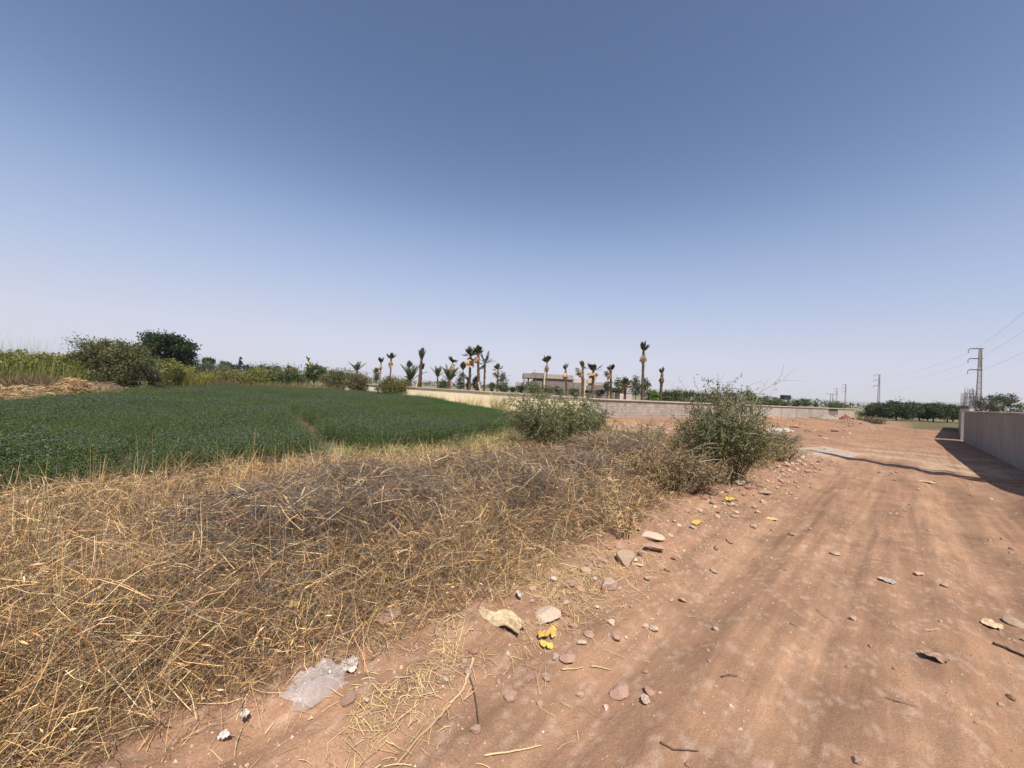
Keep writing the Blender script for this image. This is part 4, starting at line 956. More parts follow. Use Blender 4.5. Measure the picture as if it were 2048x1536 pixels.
# coarse pale stalks standing and lying over the sward
g = Geo(); u, v, x, y, d, e = strip(3000, v0=2.6, v1=8.6, u0=-3.4, u1=11, p0=2.6, power=1.3); n = len(u)
P = bent(np.stack([x, y, H(x, y) + .05 * rng.random(n)], 1), rng.uniform(0, 6.28, n), rng.uniform(.15, 1.35, n), rng.normal(.35, .6, n), rng.uniform(.25, .62, n), 7, .22)
g.ribbons(P, rng.uniform(.003, .0052, n)[:, None] * np.array([[1, 1, .95, .9, .8, .65, .35]]), mixcol([(.66, .52, .26), (.62, .47, .2), (.70, .58, .34)], n))
for lv in (2, 3, 4, 5):
    m = rng.random(n) < .55; s0 = P[m, lv]; nn = m.sum(); dr = P[m, lv + 1] - P[m, lv]; dr /= np.linalg.norm(dr, axis=1, keepdims=True)
    D = dr + rng.normal(0, .55, (nn, 3)); L = rng.uniform(.05, .16, nn)
    Q = s0[:, None] + D[:, None] * (L[:, None] * np.linspace(0, 1, 3)[None])[:, :, None]; g.ribbons(Q, np.tile([[.0025, .002, .001]], (nn, 1)), mixcol([(.62, .48, .22), (.66, .54, .30)], nn))
tag(g.build('dry_stalks', M_DRY), 'coarse pale branching stalks sticking out of the dry grass', 'grass', kind='stuff')

# grey tangle of dead brushwood heaped in the middle of the strip
g = Geo(); u, v, x, y, d, e = strip(330000, u0=-.8, u1=11, v0=2.3, v1=6.6, p0=4.2, power=1.0)
bmk = brush_mask(u, v); k = rng.random(len(u)) < bmk ** 1.2; u, v, x, y, d, e, bmk = (q[k] for q in (u, v, x, y, d, e, bmk)); n = len(u)
mound = .08 + .62 * bmk * (.55 + .8 * fbm(u * .7, v * .7, 29, 3)) * sstep(0, 1.0, e)
z = H(x, y) + mound * rng.random(n) ** .7
th = rng.uniform(0, 6.28, n); el = rng.normal(.1, .5, n); L = rng.uniform(.08, .34, n); K = 4
dirv = np.stack([np.cos(th) * np.cos(el), np.sin(th) * np.cos(el), np.sin(el)], 1)
P = np.stack([x, y, z], 1)[:, None] + dirv[:, None] * (L[:, None] * (np.linspace(0, 1, K) - .4)[None])[:, :, None]
P += np.cumsum(rng.normal(0, .012, (n, K, 3)), 1); P[:, :, 2] = np.maximum(P[:, :, 2], H(P[:, :, 0], P[:, :, 1]) + .006)
g.ribbons(P, (rng.uniform(.002, .0045, n) * (1 + .07 * np.maximum(d - 3, 0)))[:, None] * np.array([[1, .9, .7, .35]]), np.where((rng.random(n) < .3)[:, None], mixcol(STRAW, n), mixcol(GREY, n, amt=.25)))
tag(g.build('dead_brush', M_DRY), 'grey brown tangle of dead brushwood heaped in the dry grass', 'brush', kind='stuff')

# straw and chaff littering the bare earth at the edge
g = Geo(); n = 52000; u = rng.uniform(-1.6, 7, n); v = rng.uniform(1.0, 2.9, n); x, y = XY(u, v)
p = np.exp(-((v - 2.0) / .42) ** 2) * (.12 + 1.3 * sstep(.45, .62, fbm(x * 2.2, y * 2.2, 47, 3))) * (1 - .75 * sstep(2.2, 4, u))
k = (rng.random(n) < p) & (y > .9); u, v, x, y = u[k], v[k], x[k], y[k]; n = len(u)
th = rng.uniform(0, 6.28, n); L = rng.uniform(.02, .13, n) * rng.uniform(.4, 1.3, n); s = np.linspace(-.5, .5, 4)
cv = rng.normal(0, .12, n)
PX = x[:, None] + np.cos(th[:, None] + cv[:, None] * s) * L[:, None] * s; PY = y[:, None] + np.sin(th[:, None] + cv[:, None] * s) * L[:, None] * s
PZ = H(PX, PY) + .005 + .02 * rng.random((n, 1)) ** 2 + .007 * (1 - (2 * s) ** 2)[None] * rng.random((n, 1))
g.ribbons(np.stack([PX, PY, PZ], -1), rng.uniform(.0014, .0028, n)[:, None] * np.ones((1, 4)), mixcol([(.64, .49, .24), (.58, .42, .2), (.45, .30, .15)], n), np.tile(np.array([[0, 0, 1.]], np.float32), (n, 1)) + rng.normal(0, .3, (n, 3)).astype(np.float32))
tag(g.build('straw_litter', M_DRY), 'loose straw and chaff scattered over the bare red earth', 'straw', kind='stuff')

# ------------------------------------------------------------------ shrubs in the strip
def twiggy(name, label, base, rx, ry, h, nst, cols, leaf, per, wood=(.20, .17, .12), dry=0.0, bare=0.25, lean=(0, 0), spread=1.0):
    """many-stemmed shrub: arching stems, side twigs, small leaves on the twigs"""
    r = empty(name, base, label, 'shrub')
    th = rng.uniform(0, 6.28, nst); R = np.sqrt(rng.random(nst))
    tx, ty = np.cos(th) * R * rx + lean[0], np.sin(th) * R * ry + lean[1]
    tz = h * (1 - .38 * R ** 2) * rng.uniform(.55, 1.08, nst); K = 7; t = np.linspace(0, 1, K)
    b = np.stack([np.cos(th) * R * rx * .28 * spread, np.sin(th) * R * ry * .28 * spread, 0 * th - .03], 1)
    e = np.stack([tx, ty, tz], 1)
    P = b[:, None] * (1 - t)[None, :, None] + e[:, None] * t[None, :, None]
    P[:, :, 2] = b[:, 2, None] + (e - b)[:, 2, None] * (1 - (1 - t) ** 1.5)[None]
    P += np.cumsum(rng.normal(0, .018 * h, (nst, K, 3)), 1) * t[None, :, None]
    P[:, :, 2] = np.maximum(P[:, :, 2], 0.0)
    g = Geo(); wc = mixcol([wood, (.30, .25, .17), (.14, .12, .09)], nst)
    g.ribbons(P, rng.uniform(.008, .016, nst)[:, None] * np.array([[1.2, 1, .85, .7, .55, .4, .2]]), wc)
    m = nst * 9; i = np.repeat(np.arange(nst), 9); s = rng.uniform(.3, 1.0, m); kf = s * (K - 1); k0 = np.minimum(kf.astype(int), K - 2); f = (kf - k0)[:, None]
    s0 = P[i, k0] * (1 - f) + P[i, k0 + 1] * f; D = (P[i, k0 + 1] - P[i, k0]); D /= np.linalg.norm(D, axis=1, keepdims=True) + 1e-6
    D = D * .55 + rng.normal(0, .62, (m, 3)) + [0, 0, .2]; L = h * rng.uniform(.08, .24, m)
    tt = np.linspace(0, 1, 4); T = s0[:, None] + D[:, None] * (L[:, None] * tt[None])[:, :, None]; T[:, :, 2] -= (tt ** 2)[None] * L[:, None] * .35
    T[:, :, 2] = np.maximum(T[:, :, 2], .02)
    g.ribbons(T, np.tile([[.009, .008, .006, .003]], (m, 1)), wc[i] * 1.1)
    g.build('stems', M_WOOD, r)
    q = np.repeat(np.arange(m), per); s = rng.uniform(.15, 1.03, len(q)); kf = np.clip(s * 3, 0, 2.999); k0 = kf.astype(int); f = (kf - k0)[:, None]
    C_ = T[q, k0] * (1 - f) + T[q, k0 + 1] * f
    keep = (rng.random(len(q)) > bare) & (C_[:, 2] > .10 * h * rng.random(len(q)) * 2); C_ = C_[keep]; n = len(C_)
    C_ = C_ + rng.normal(0, leaf * .55, (n, 3)); lo = 1 - sstep(.1, .55, C_[:, 2] / h)
    lc = mixcol(cols, n, amt=.18); lc = np.where((rng.random(n) < dry + lo * .35)[:, None], mixcol([(.24, .19, .10), (.30, .22, .11)], n), lc)
    g = Geo(); L = leaf * rng.uniform(.6, 1.4, n); g.leaves(C_, rng.normal(size=(n, 3)) + [0, 0, .1], L, L * rng.uniform(.38, .6, n), lc); g.build('leaves', M_LEAF, r)
    return r, P
SHG = [(.155, .195, .058), (.21, .24, .08), (.11, .145, .045), (.27, .27, .115)]
p = ground_pt(1112, 902); twiggy('green_shrub', 'broad green many stemmed shrub at the corner of the crop', p, 1.55, 1.05, 1.6, 210, SHG, .040, 18, bare=.08)
p = ground_pt(1452, 962); twiggy('green_shrub', 'tall bushy green shrub at the edge of the track', p, .80, .7, 1.72, 170, SHG, .034, 16, bare=.16, dry=.08)
p = ground_pt(1300, 915); twiggy('green_shrub', 'sparse low shrub between the two big green shrubs', p, .8, .6, .95, 46, SHG, .036, 8, bare=.25, dry=.15)
p = ground_pt(1392, 938); twiggy('green_shrub', 'loose shrub leaning on the tall bushy shrub', p, 0.6, .5, 1.15, 70, SHG, .034, 12, bare=.3, dry=.2)
p = ground_pt(1235, 890); twiggy('green_shrub', 'thin trailing weeds right of the broad shrub', p, .5, .4, .62, 16, SHG, .032, 6, bare=.3)
p = ground_pt(1350, 985); twiggy('dry_shrub', 'brown dried shrub at the foot of the tall green shrub', p, .95, .6, .72, 120, [(.36, .25, .12), (.28, .19, .09), (.44, .32, .16)], .032, 8, wood=(.30, .20, .11), dry=.5, bare=.3)
p = ground_pt(1565, 922); twiggy('dry_shrub', 'golden dry grass bush right of the tall green shrub', p, .7, .55, .5, 90, [(.52, .36, .14), (.58, .42, .18)], .03, 4, wood=(.5, .36, .16), dry=.6, bare=.3)
p = ground_pt(1562, 893); twiggy('dry_shrub', 'dark grey dead brush heap behind the golden grass bush', p, .75, .5, .55, 70, [(.16, .13, .11), (.2, .16, .13)], .04, 4, wood=(.14, .11, .1), dry=.4, bare=.3)
# bare branch reaching up out of the tall shrub
p = ground_pt(1452, 955); g = Geo()
def br(pts, r0, col=(.38, .34, .30)): g.tube(np.array(pts), np.linspace(r0, r0 * .3, len(pts)), np.array(col), 5)
Yb = p.y
A = lambda px, py: np.array(at_depth(px, py, Yb)) - np.array(p)
br([A(1500, 830), A(1520, 785), A(1545, 770), A(1562, 752), A(1568, 730)], .010); br([A(1545, 770), A(1566, 760), A(1580, 745), A(1592, 738)], .007); br([A(1566, 760), A(1590, 761), A(1614, 762)], .005); br([A(1520, 785), A(1534, 763), A(1538, 756)], .005)
br([A(1480, 800), A(1500, 770), A(1522, 762), A(1528, 770)], .007); br([A(1440, 800), A(1415, 768), A(1428, 756), A(1436, 766)], .006); br([A(1450, 790), A(1442, 760), A(1448, 748)], .005)
tag(g.build('bare_branch', M_WOOD, loc=p), 'bare grey branch sticking up out of the tall shrub', 'branch')

# weeds at the field margins
def tuft(name, label, p, n, L, cols, spread=.5, wd=.006, tilt=.7, cat='weeds'):
    r = math.sqrt(1.0); th = rng.uniform(0, 6.28, n); b = np.stack([np.cos(th) * spread * rng.random(n) * .5, np.sin(th) * spread * rng.random(n) * .5, 0 * th], 1)
    P = bent(b, th + rng.normal(0, .5, n), rng.uniform(0, tilt, n), rng.normal(.3, .3, n), L * rng.uniform(.5, 1.15, n), 5, .1)
    g = Geo(); g.ribbons(P, wd * rng.uniform(.7, 1.3, n)[:, None] * np.array([[1, .95, .8, .6, .2]]), mixcol(cols, n)); return tag(g.build(name, M_DRY, loc=p), label, cat)
tuft('agave_weed', 'small blue grey weed clump at the edge of the crop', ground_pt(640, 925), 70, .42, [(.20, .25, .22), (.25, .30, .26)], .4, .012, 1.1)
tuft('grass_tuft', 'tall pale grass tuft against the cream wall', Vector((at_depth(1000, 800, 27.5).x, 27.5, 0)), 320, 1.25, [(.42, .38, .20), (.35, .33, .16), (.5, .42, .24)], 1.3, .02, .55)
tuft('grass_tuft', 'dry wispy grass along the foot of the cream wall', Vector((at_depth(860, 800, 33.3).x, 33.3, 0)), 700, .95, [(.50, .37, .17), (.44, .33, .15), (.40, .36, .15)], 5.0, .022, .6)
tuft('grass_tuft', 'thin dry grass at the middle of the cream wall', Vector((at_depth(940, 800, 30.2).x, 30.2, 0)), 260, 1.0, [(.50, .37, .17), (.44, .36, .18)], 3.0, .018, .5)
for i, (px, py, L) in enumerate(((540, 940, .55), (480, 945, .5), (300, 965, .6), (200, 985, .5), (660, 930, .6), (860, 905, .6), (980, 890, .45), (900, 915, .5))):
    tuft('grass_tuft', 'tall dry seeding grass standing along the near edge of the crop', ground_pt(px, py + 22), 26, L, STRAW_Y, .5, .007, .6).__setitem__('group', 'dry tufts along the crop edge')
tuft('grass_tuft', 'fresh yellow green grass patch between crop and dry grass', ground_pt(760, 915), 900, .3, [(.26, .30, .08), (.34, .33, .11), (.20, .25, .06)], 2.6, .007, .8)
tuft('grass_tuft', 'pale green grass patch left of the broad shrub', ground_pt(940, 890), 900, .3, [(.30, .31, .11), (.36, .34, .14), (.22, .26, .08)], 2.8, .008, .8)
# bank at the left of the crop
def bank(name, label, px, Y, py_top, w_px, n, cols, wd, tilt, depth=1.0, cat='weeds'):
    b = at_depth(px, 780, Y); top = at_depth(px, py_top, Y).z; w = w_px * Y / FPX
    x = rng.uniform(-w / 2, w / 2, n); yy = rng.uniform(-depth, depth, n); th = rng.uniform(0, 6.28, n)
    prof = (1 - .35 * np.abs(2 * x / w) ** 3) * (.8 + .4 * fbm(x * 1.3 + px, yy * 1.1, 4, 3))
    P = bent(np.stack([x, yy, 0 * x], 1), th, rng.uniform(0, tilt, n), rng.normal(.15, .25, n), top * prof * rng.uniform(.45, 1.12, n), 5, .12)
    g = Geo(); g.ribbons(P, wd * rng.uniform(.6, 1.3, n)[:, None] * np.array([[1, 1, .9, .7, .3]]), mixcol(cols, n)); return tag(g.build(name, M_LEAF, loc=(b.x, Y, 0)), label, cat)
FEN = [(.25, .26, .05), (.20, .22, .05), (.31, .29, .08), (.15, .18, .05)]
for i, (px, Y, t, w_, lb) in enumerate(((-30, 21, 693, 80, 'feathery yellow green weeds at the very left end of the bank'), (28, 21.5, 700, 76, 'soft yellow green weed mound on the left bank'), (80, 22, 706, 74, 'bright yellowish weed mound on the left bank'), (125, 22.5, 710, 66, 'greenish weed mound touching the tamarisk bush'))):
    veg('weed_mound', lb, 'weeds', px, Y, t, w_ * 1.15, None, cols=FEN, leaf=.17, n=7000, clumps=60, trunk=False, tr=.03, sig=.085, up=1.6)
bank('tall_weeds', 'upright yellow green stems among the weed mounds of the bank', 60, 21.0, 704, 190, 1200, FEN, .013, .35, 1.2)
bank('tall_weeds', 'wispy tall seed stalks rising from the left bank', 50, 22, 678, 180, 500, [(.42, .40, .22), (.36, .33, .18)], .010, .3, 1.2)
bank('dry_weeds', 'brown dried weeds at the foot of the left bank', 70, 18.5, 745, 170, 3200, [(.24, .17, .09), (.30, .22, .11), (.18, .14, .08)], .025, .9, .8)
bank('tall_weeds', 'yellow weeds below the tamarisk bush toward the broom', 355, 30.5, 742, 90, 2600, YGR, .03, .5, 1.0)
bank('dry_weeds', 'brown weedy margin behind the crop left of the scrub', 430, 40, 757, 110, 2200, BRN, .035, .8, .8)
bank('dry_weeds', 'tawny weedy margin behind the crop below the green tree', 600, 43, 764, 190, 2600, [(.34, .26, .12), (.26, .22, .10), (.20, .19, .07)], .035, .8, .8)
def straw_heap(label, px, Y, py_top, w_px, n, cols):
    b = at_depth(px, 780, Y); top = at_depth(px, py_top, Y).z; w = w_px * Y / FPX
    a = rng.uniform(0, 6.28, n); R = np.sqrt(rng.random(n)); x, yy = np.cos(a) * R * w / 2, np.sin(a) * R * w / 2 * .7
    z = top * np.sqrt(np.maximum(0, 1 - R ** 2)) * rng.uniform(.55, 1.0, n); th = rng.uniform(0, 6.28, n); el = rng.normal(0, .35, n); L = rng.uniform(.2, .7, n)
    d = np.stack([np.cos(th) * np.cos(el), np.sin(th) * np.cos(el), np.sin(el)], 1); s = np.linspace(-.5, .5, 3)
    P = np.stack([x, yy, z], 1)[:, None] + d[:, None] * (L[:, None] * s[None])[:, :, None]; P[:, :, 2] = np.maximum(P[:, :, 2] - (4 * s * s)[None] * .06, .0)
    r = empty('straw_heap', (b.x, Y, 0), label, 'straw heap')
    g = Geo(); g.ribbons(P, rng.uniform(.012, .026, n)[:, None] * np.array([[.8, 1, .6]]), mixcol(cols, n)); g.build('straw', M_DRY, r)
    t = np.linspace(0, 6.283, 17); rr = np.linspace(1, 0, 6)
    V = np.array([[[math.cos(q) * k * w / 2 * .92, math.sin(q) * k * w / 2 * .64, max(0, top * .86 * math.sqrt(max(0, 1 - k * k)) - .02)] for q in t] for k in rr]); g = Geo(); g.grid(V, np.array((.3, .2, .11))); g.build('heap_core', M_DEBRIS, r, smooth=True)
straw_heap('golden straw heap on the left bank below the tamarisk', 146, 17.2, 753, 70, 1300, [(.46, .31, .15), (.38, .25, .12), (.52, .37, .2), (.24, .15, .08)])
straw_heap('low pale straw heap at the far left edge of the crop', 40, 14.2, 770, 120, 1600, [(.44, .32, .16), (.36, .25, .12), (.5, .38, .2), (.22, .15, .08)])
straw_heap('small dull straw heap left of the golden one', 96, 16.0, 768, 70, 900, [(.36, .26, .13), (.3, .2, .1)])
straw_heap('grey brown dead brush pile under the tamarisk', 205, 19.5, 762, 90, 1000, [(.2, .14, .1), (.26, .18, .12)])
# ------------------------------------------------------------------ stones, scraps, leaves and sticks
import bmesh
def stone_mesh(seed, sub=2, flat=.55, cuts=9, rough=.05):
    r = np.random.default_rng(seed); bm = bmesh.new(); bmesh.ops.create_icosphere(bm, subdivisions=sub, radius=1.0)
    V = np.array([v.co[:] for v in bm.verts])
    for _ in range(cuts):
        n = r.normal(size=3); n /= np.linalg.norm(n); dd = r.uniform(.5, .85); k = V @ n - dd; V = V - np.clip(k, 0, None)[:, None] * n
    V = V * (1 + rough * (vn(V[:, 0] * 4 + seed, V[:, 1] * 4 + V[:, 2] * 3, seed)[:, None] - .5))
    V = V * np.array([1, r.uniform(.65, .95), flat]); V /= np.abs(V[:, 0]).max()
    for v, c in zip(bm.verts, V): v.co = c
    me = bpy.data.meshes.new('stone'); bm.to_mesh(me); bm.free(); me.materials.append(M_STONE)
    a = me.attributes.new('Col', 'FLOAT_COLOR', 'POINT'); a.data.foreach_set('color', np.ones(len(me.vertices) * 4, np.float32)); return me
ST_BIG = [stone_mesh(s, 3, f, 10, .10) for s, f in ((1, .6), (2, .35), (3, .5), (4, .75), (5, .28), (6, .45))]
ST_SML = [stone_mesh(20 + s, 2, random.uniform(.45, .8), 8, .1) for s in range(8)]
def stone(px, py, w_px, me, col, label, group=None, rz=None, sink=.18, name='stone', hz=1.0):
    p = ground_pt(px, py); s = w_px * p.y / FPX * .5
    zs = max(abs(v.co.z) for v in me.vertices) * s * hz
    o = link(name, me, None, (p.x, p.y, p.z + zs * (1 - 2 * sink)), (rng.uniform(-.12, .12), rng.uniform(-.12, .12), rng.uniform(0, 6.28) if rz is None else rz), (s, s, s * hz))
    o.color = (*col, 1); return tag(o, label, 'stone', group)
PK, PALE_S, TAN, GRY, RED = (.52, .34, .26), (.66, .53, .41), (.56, .42, .30), (.42, .325, .26), (.42, .24, .17)
named = [(1100, 1236, 62, 1, PALE_S, 'large flat pale stone beside the curled bark', .1), (781, 1236, 56, 1, PK, 'pinkish slab stone half buried in dry grass', .6), (975, 1188, 22, 3, PALE_S, 'upright pale pointed stone in the dry grass', 0.0),
         (1137, 1320, 38, 5, PK, 'flat pink stone beside a rounded pebble', .3), (1110, 1318, 22, 0, (.60, .46, .38), 'rounded pale pink pebble touching the flat pink stone', 1.3), (1250, 1127, 46, 3, (.50, .38, .28), 'biggest blocky stone at the grass edge', .4),
         (1215, 1176, 40, 0, (.56, .42, .33), 'rough pitted stone just below the biggest blocky stone', 1.0), (1303, 1079, 50, 4, PALE_S, 'long flat pale stone lying along the grass edge', .15), (1306, 1099, 44, 4, PK, 'flat pinkish stone below the long pale one', .2),
         (1223, 1249, 17, 3, PALE_S, 'small bright pointed stone on bare earth', .9), (1290, 1255, 16, 0, PALE_S, 'bright pebble of the trio on the earth', .5), (1306, 1259, 22, 2, PALE_S, 'angular bright stone of the trio on the earth', 2.1),
         (1139, 1170, 24, 0, PK, 'pink stone above the large flat pale stone', .6), (1130, 1200, 26, 2, RED, 'reddish clod stone in straw above the flat pale stone', .6), (1230, 1275, 26, 2, PK, 'pale pink broken stone below the small bright stone', 1.7),
         (1163, 1287, 22, 4, PALE_S, 'narrow whitish stone beside the yellow leaf', .35), (1146, 1255, 20, 0, PK, 'pink stone in the cluster above the yellow leaf', .2), (1180, 1270, 26, 1, PK, 'flat pink stone in the cluster above the yellow leaf', .9), (1040, 1246, 18, 4, PK, 'thin pink stone tucked against the curled bark', 1.1),
         (1159, 1392, 18, 0, TAN, 'round tan pebble alone on the red earth', .4), (1240, 1388, 48, 5, PK, 'crumbling pale pink stone flush with the track', .5), (1298, 1385, 26, 5, (.5, .30, .22), 'flat reddish stone with a pale leaf beside it', 1.9),
         (1080, 1412, 16, 3, PK, 'small pink stone at the edge of the straw', .8), (1022, 1395, 30, 2, PK, 'pink stone ringed by straw', .6), (950, 1462, 24, 0, PK, 'rounded pink stone at the end of the dark twig', .6), (1095, 1358, 20, 2, PK, 'pink stone below the rounded pebble', .6),
         (1673, 1109, 22, 1, (.56, .38, .32), 'smooth oblong pink stone on the track', .25), (1836, 1150, 22, 4, (.62, .45, .33), 'long tan stone on the track above the trash', .5), (2030, 1248, 38, 1, (.48, .35, .26), 'big dark shadowed stone at the right of the track', .6),
         (1707, 1240, 14, 3, (.60, .42, .32), 'pointed tan stone on the track with a dark side', .3), (1888, 1172, 16, 2, (.52, .37, .28), 'brown stone right of the long tan stone', .6), (2000, 1412, 14, 0, TAN, 'small tan stone on the track under the dark stick', .6), (1713, 1524, 22, 0, (.5, .34, .26), 'oblong stone at the near edge of the track', .9),
         (1240, 1098, 22, 2, PK, 'pink stone above the biggest blocky stone', .2), (1284, 1110, 22, 0, PK, 'pink stone right of the biggest blocky stone', .4), (1276, 1132, 20, 4, PALE_S, 'small flat pale stone right of the biggest blocky stone', .1), (1178, 1133, 16, 0, PK, 'half hidden pink stone in the dry grass', .5),
         (1528, 988, 26, 4, GRY, 'flat grey stone by the yellow crumpled leaf', .1), (1480, 968, 24, 2, PALE_S, 'pale stone at the foot of the tall shrub', .4), (1500, 975, 20, 0, PK, 'pink stone at the foot of the tall shrub', .9), (1456, 985, 16, 0, PK, 'pink stone above the yellow crumpled leaf', .9)]
for px, py, w_, mi, col, lb, rz in named: stone(px, py, w_, ST_BIG[mi], col, lb, rz=rz)
# look-alike stones
N_E, N_T = 0, 0
while N_E < 190:
    u, v = rng.uniform(.6, 14.5), rng.normal(1.72, .26)
    x, y = XY(u, v); k = .5 + .5 * rng.random()
    if y < 1.2 or v > 2.3: continue
    d = math.hypot(x, y); s = rng.uniform(.012, .03) * (1 + .09 * d)
    me_ = ST_SML[rng.integers(8)]; ci = rng.choice(5, p=[.4, .2, .15, .15, .1]); c = [PK, PALE_S, TAN, RED, GRY][ci]; q = rng.uniform(.85, 1.15)
    o = link('stone', me_, None, (x, y, Hs(x, y) + s * .3), (rng.uniform(-.3, .3), rng.uniform(-.3, .3), rng.uniform(0, 6.28)), s); o.color = (c[0] * q, c[1] * q, c[2] * q, 1)
    tag(o, 'small %s stone in the loose rubble along the grass edge' % ('pink', 'pale cream', 'tan', 'rust red', 'grey')[ci], 'stone', 'loose stones along the grass edge'); N_E += 1
while N_T < 80:
    u, v = rng.uniform(1.6, 14), rng.uniform(-2.3, 1.5); x, y = XY(u, v)
    if x / y > 1.45 or y < 1.3: continue
    d = math.hypot(x, y); s = rng.uniform(.008, .019) * (1 + .10 * d)
    ci = rng.choice(4); c = [PK, TAN, RED, GRY][ci]; q = rng.uniform(.8, 1.1)
    o = link('stone', ST_SML[rng.integers(8)], None, (x, y, Hs(x, y) + s * .28), (rng.uniform(-.3, .3), rng.uniform(-.3, .3), rng.uniform(0, 6.28)), s); o.color = (c[0] * q, c[1] * q, c[2] * q, 1)
    tag(o, 'small %s stone lying loose on the dirt track' % ('pink', 'tan', 'rust red', 'grey')[ci], 'stone', 'loose stones on the track'); N_T += 1
# gravel: grit too small to pick apart
def grit(n, name, label, fu, size, cols):
    tet = np.array([[1, 0, -.3], [-.5, .85, -.3], [-.5, -.85, -.3], [.1, .1, .7], [.3, -.5, .4]]); F = np.array([[0, 1, 3], [1, 2, 3], [2, 4, 3], [4, 0, 3], [2, 0, 4], [0, 2, 1]])
    x, y = fu(n); n = len(x); d = np.hypot(x, y); s = size * rng.lognormal(0, .45, n) * (1 + .05 * d); a = rng.uniform(0, 6.28, n); ca, sa = np.cos(a), np.sin(a)
    V = tet[None] * rng.uniform(.6, 1.2, (n, 5, 3)) * s[:, None, None]; V = np.stack([V[..., 0] * ca[:, None] - V[..., 1] * sa[:, None], V[..., 0] * sa[:, None] + V[..., 1] * ca[:, None], V[..., 2]], -1)
    V += np.stack([x, y, H(x, y) + s * .1], 1)[:, None]; g = Geo(); b = g.verts(V, np.repeat(mixcol(cols, n), 5, 0)); g.T.append((np.arange(n)[:, None, None] * 5 + F[None]).reshape(-1, 3) + b)
    tag(g.build(name, M_DEBRIS), label, 'gravel', kind='stuff')
def f_edge(n):
    u = rng.uniform(0, 15, n); v = rng.normal(1.75, .38, n); x, y = XY(u, v); k = (y > .9) & (v < 2.7) & (rng.random(n) < np.minimum(1, 3 / np.hypot(x, y)) + .25); return x[k], y[k]
def f_track(n):
    u = rng.uniform(.5, 16, n); v = rng.uniform(-2.4, 1.7, n); x, y = XY(u, v); k = (y > .9) & (x / y < 1.6) & (rng.random(n) < np.minimum(1, 3 / np.hypot(x, y)) * (.25 + sstep(.45, .65, fbm(u * .7, v * 1.6, 3, 3)))); return x[k], y[k]
grit(9000, 'gravel', 'fine gravel and clods along the edge of the track', f_edge, .0055, [PK, RED, TAN, (.6, .46, .36), (.36, .22, .16)])
grit(16000, 'gravel', 'fine grit strewn over the dirt track', f_track, .0042, [PK, TAN, (.36, .22, .16), (.58, .42, .32)])
def f_lot(n):
    x = rng.uniform(5, 60, n); y = rng.uniform(10.5, 52, n); u, v = UV(x, y); k = (v > 1.2) & (rng.random(n) < sstep(.42, .6, fbm(x * .4, y * .6, 2, 3)) * np.minimum(1, 18 / y)); return x[k], y[k]
grit(5000, 'gravel', 'rubble crumbs scattered over the open dirt lot', f_lot, .022, [PK, (.6, .48, .38), (.3, .17, .12), (.36, .28, .22)])

# crumpled sheets: bag, papers, bark, leaves
def sheet(w, l, nx, ny, hgt, seed, outline=None, thick=0.0, fold=1.0):
    X, Y = np.meshgrid(np.linspace(-1, 1, nx), np.linspace(-1, 1, ny), indexing='ij')
    if outline is not None: X, Y = outline(X, Y)
    Z = hgt * ((1 - np.abs(fbm(X * 1.4 + seed, Y * 1.4, seed, 2) - .5) * 3.4) * .6 + .5 * fbm(X * 3 * fold + 3, Y * 3 * fold + seed, seed + 5, 3))
    return np.stack([X * w / 2, Y * l / 2, Z], -1)
def thicken(g, V, th, c):
    g.grid(V, c); W_ = V.copy(); W_[..., 2] -= th; g.grid(W_[::-1], c)
    for a, b in ((V[0], W_[0]), (V[-1], W_[-1]), (V[:, 0], W_[:, 0]), (V[:, -1], W_[:, -1])): g.grid(np.stack([a, b], 1), c)
def film_mat():
    m, n, l = newmat('clear_film'); o = n.new('ShaderNodeOutputMaterial'); p = n.new('ShaderNodeBsdfPrincipled'); t = n.new('ShaderNodeBsdfTransparent'); mx = n.new('ShaderNodeMixShader')
    p.inputs['Base Color'].default_value = (.62, .57, .56, 1); p.inputs['Roughness'].default_value = .12; p.inputs['Specular IOR Level'].default_value = .8
    nz = n.new('ShaderNodeTexNoise'); nz.inputs['Scale'].default_value = 30; tc = n.new('ShaderNodeTexCoord'); l.new(tc.outputs['Object'], nz.inputs['Vector'])
    bp = n.new('ShaderNodeBump'); bp.inputs['Strength'].default_value = .5; bp.inputs['Distance'].default_value = .01; l.new(nz.outputs['Fac'], bp.inputs['Height']); l.new(bp.outputs[0], p.inputs['Normal'])
    mx.inputs[0].default_value = .28; l.new(t.outputs[0], mx.inputs[1]); l.new(p.outputs[0], mx.inputs[2]); l.new(mx.outputs[0], o.inputs[0]); return m
M_FILM = film_mat()
# clear plastic bag lying at the grass edge
q = [ground_pt(*c) for c in ((557, 1392), (610, 1428), (692, 1372), (668, 1350))]; cen = sum(q, Vector()) / 4
bag = empty('plastic_bag', cen, 'crumpled clear plastic bag lying at the edge of the dry grass', 'bag')
def quadmap(nx, ny, seed, lift, amp):
    A = np.zeros((nx, ny, 3))
    for i, s in enumerate(np.linspace(0, 1, nx)):
        for j, t in enumerate(np.linspace(0, 1, ny)):
            p = (q[0] * (1 - s) + q[3] * s) * (1 - t) + (q[1] * (1 - s) + q[2] * s) * t - cen; A[i, j] = p[:]
    S_, T_ = np.meshgrid(np.linspace(0, 1, nx), np.linspace(0, 1, ny), indexing='ij'); puff = (np.sin(np.pi * S_) * np.sin(np.pi * T_)) ** .6
    A[..., 2] += .012 + lift * puff + amp * puff ** .5 * (1 - np.abs(fbm(S_ * 5 + seed, T_ * 4, seed, 3) - .5) * 4)
    A[..., :2] += (fbm(S_ * 4, T_ * 4 + seed, seed + 9, 2) - .5)[..., None] * .07; return A
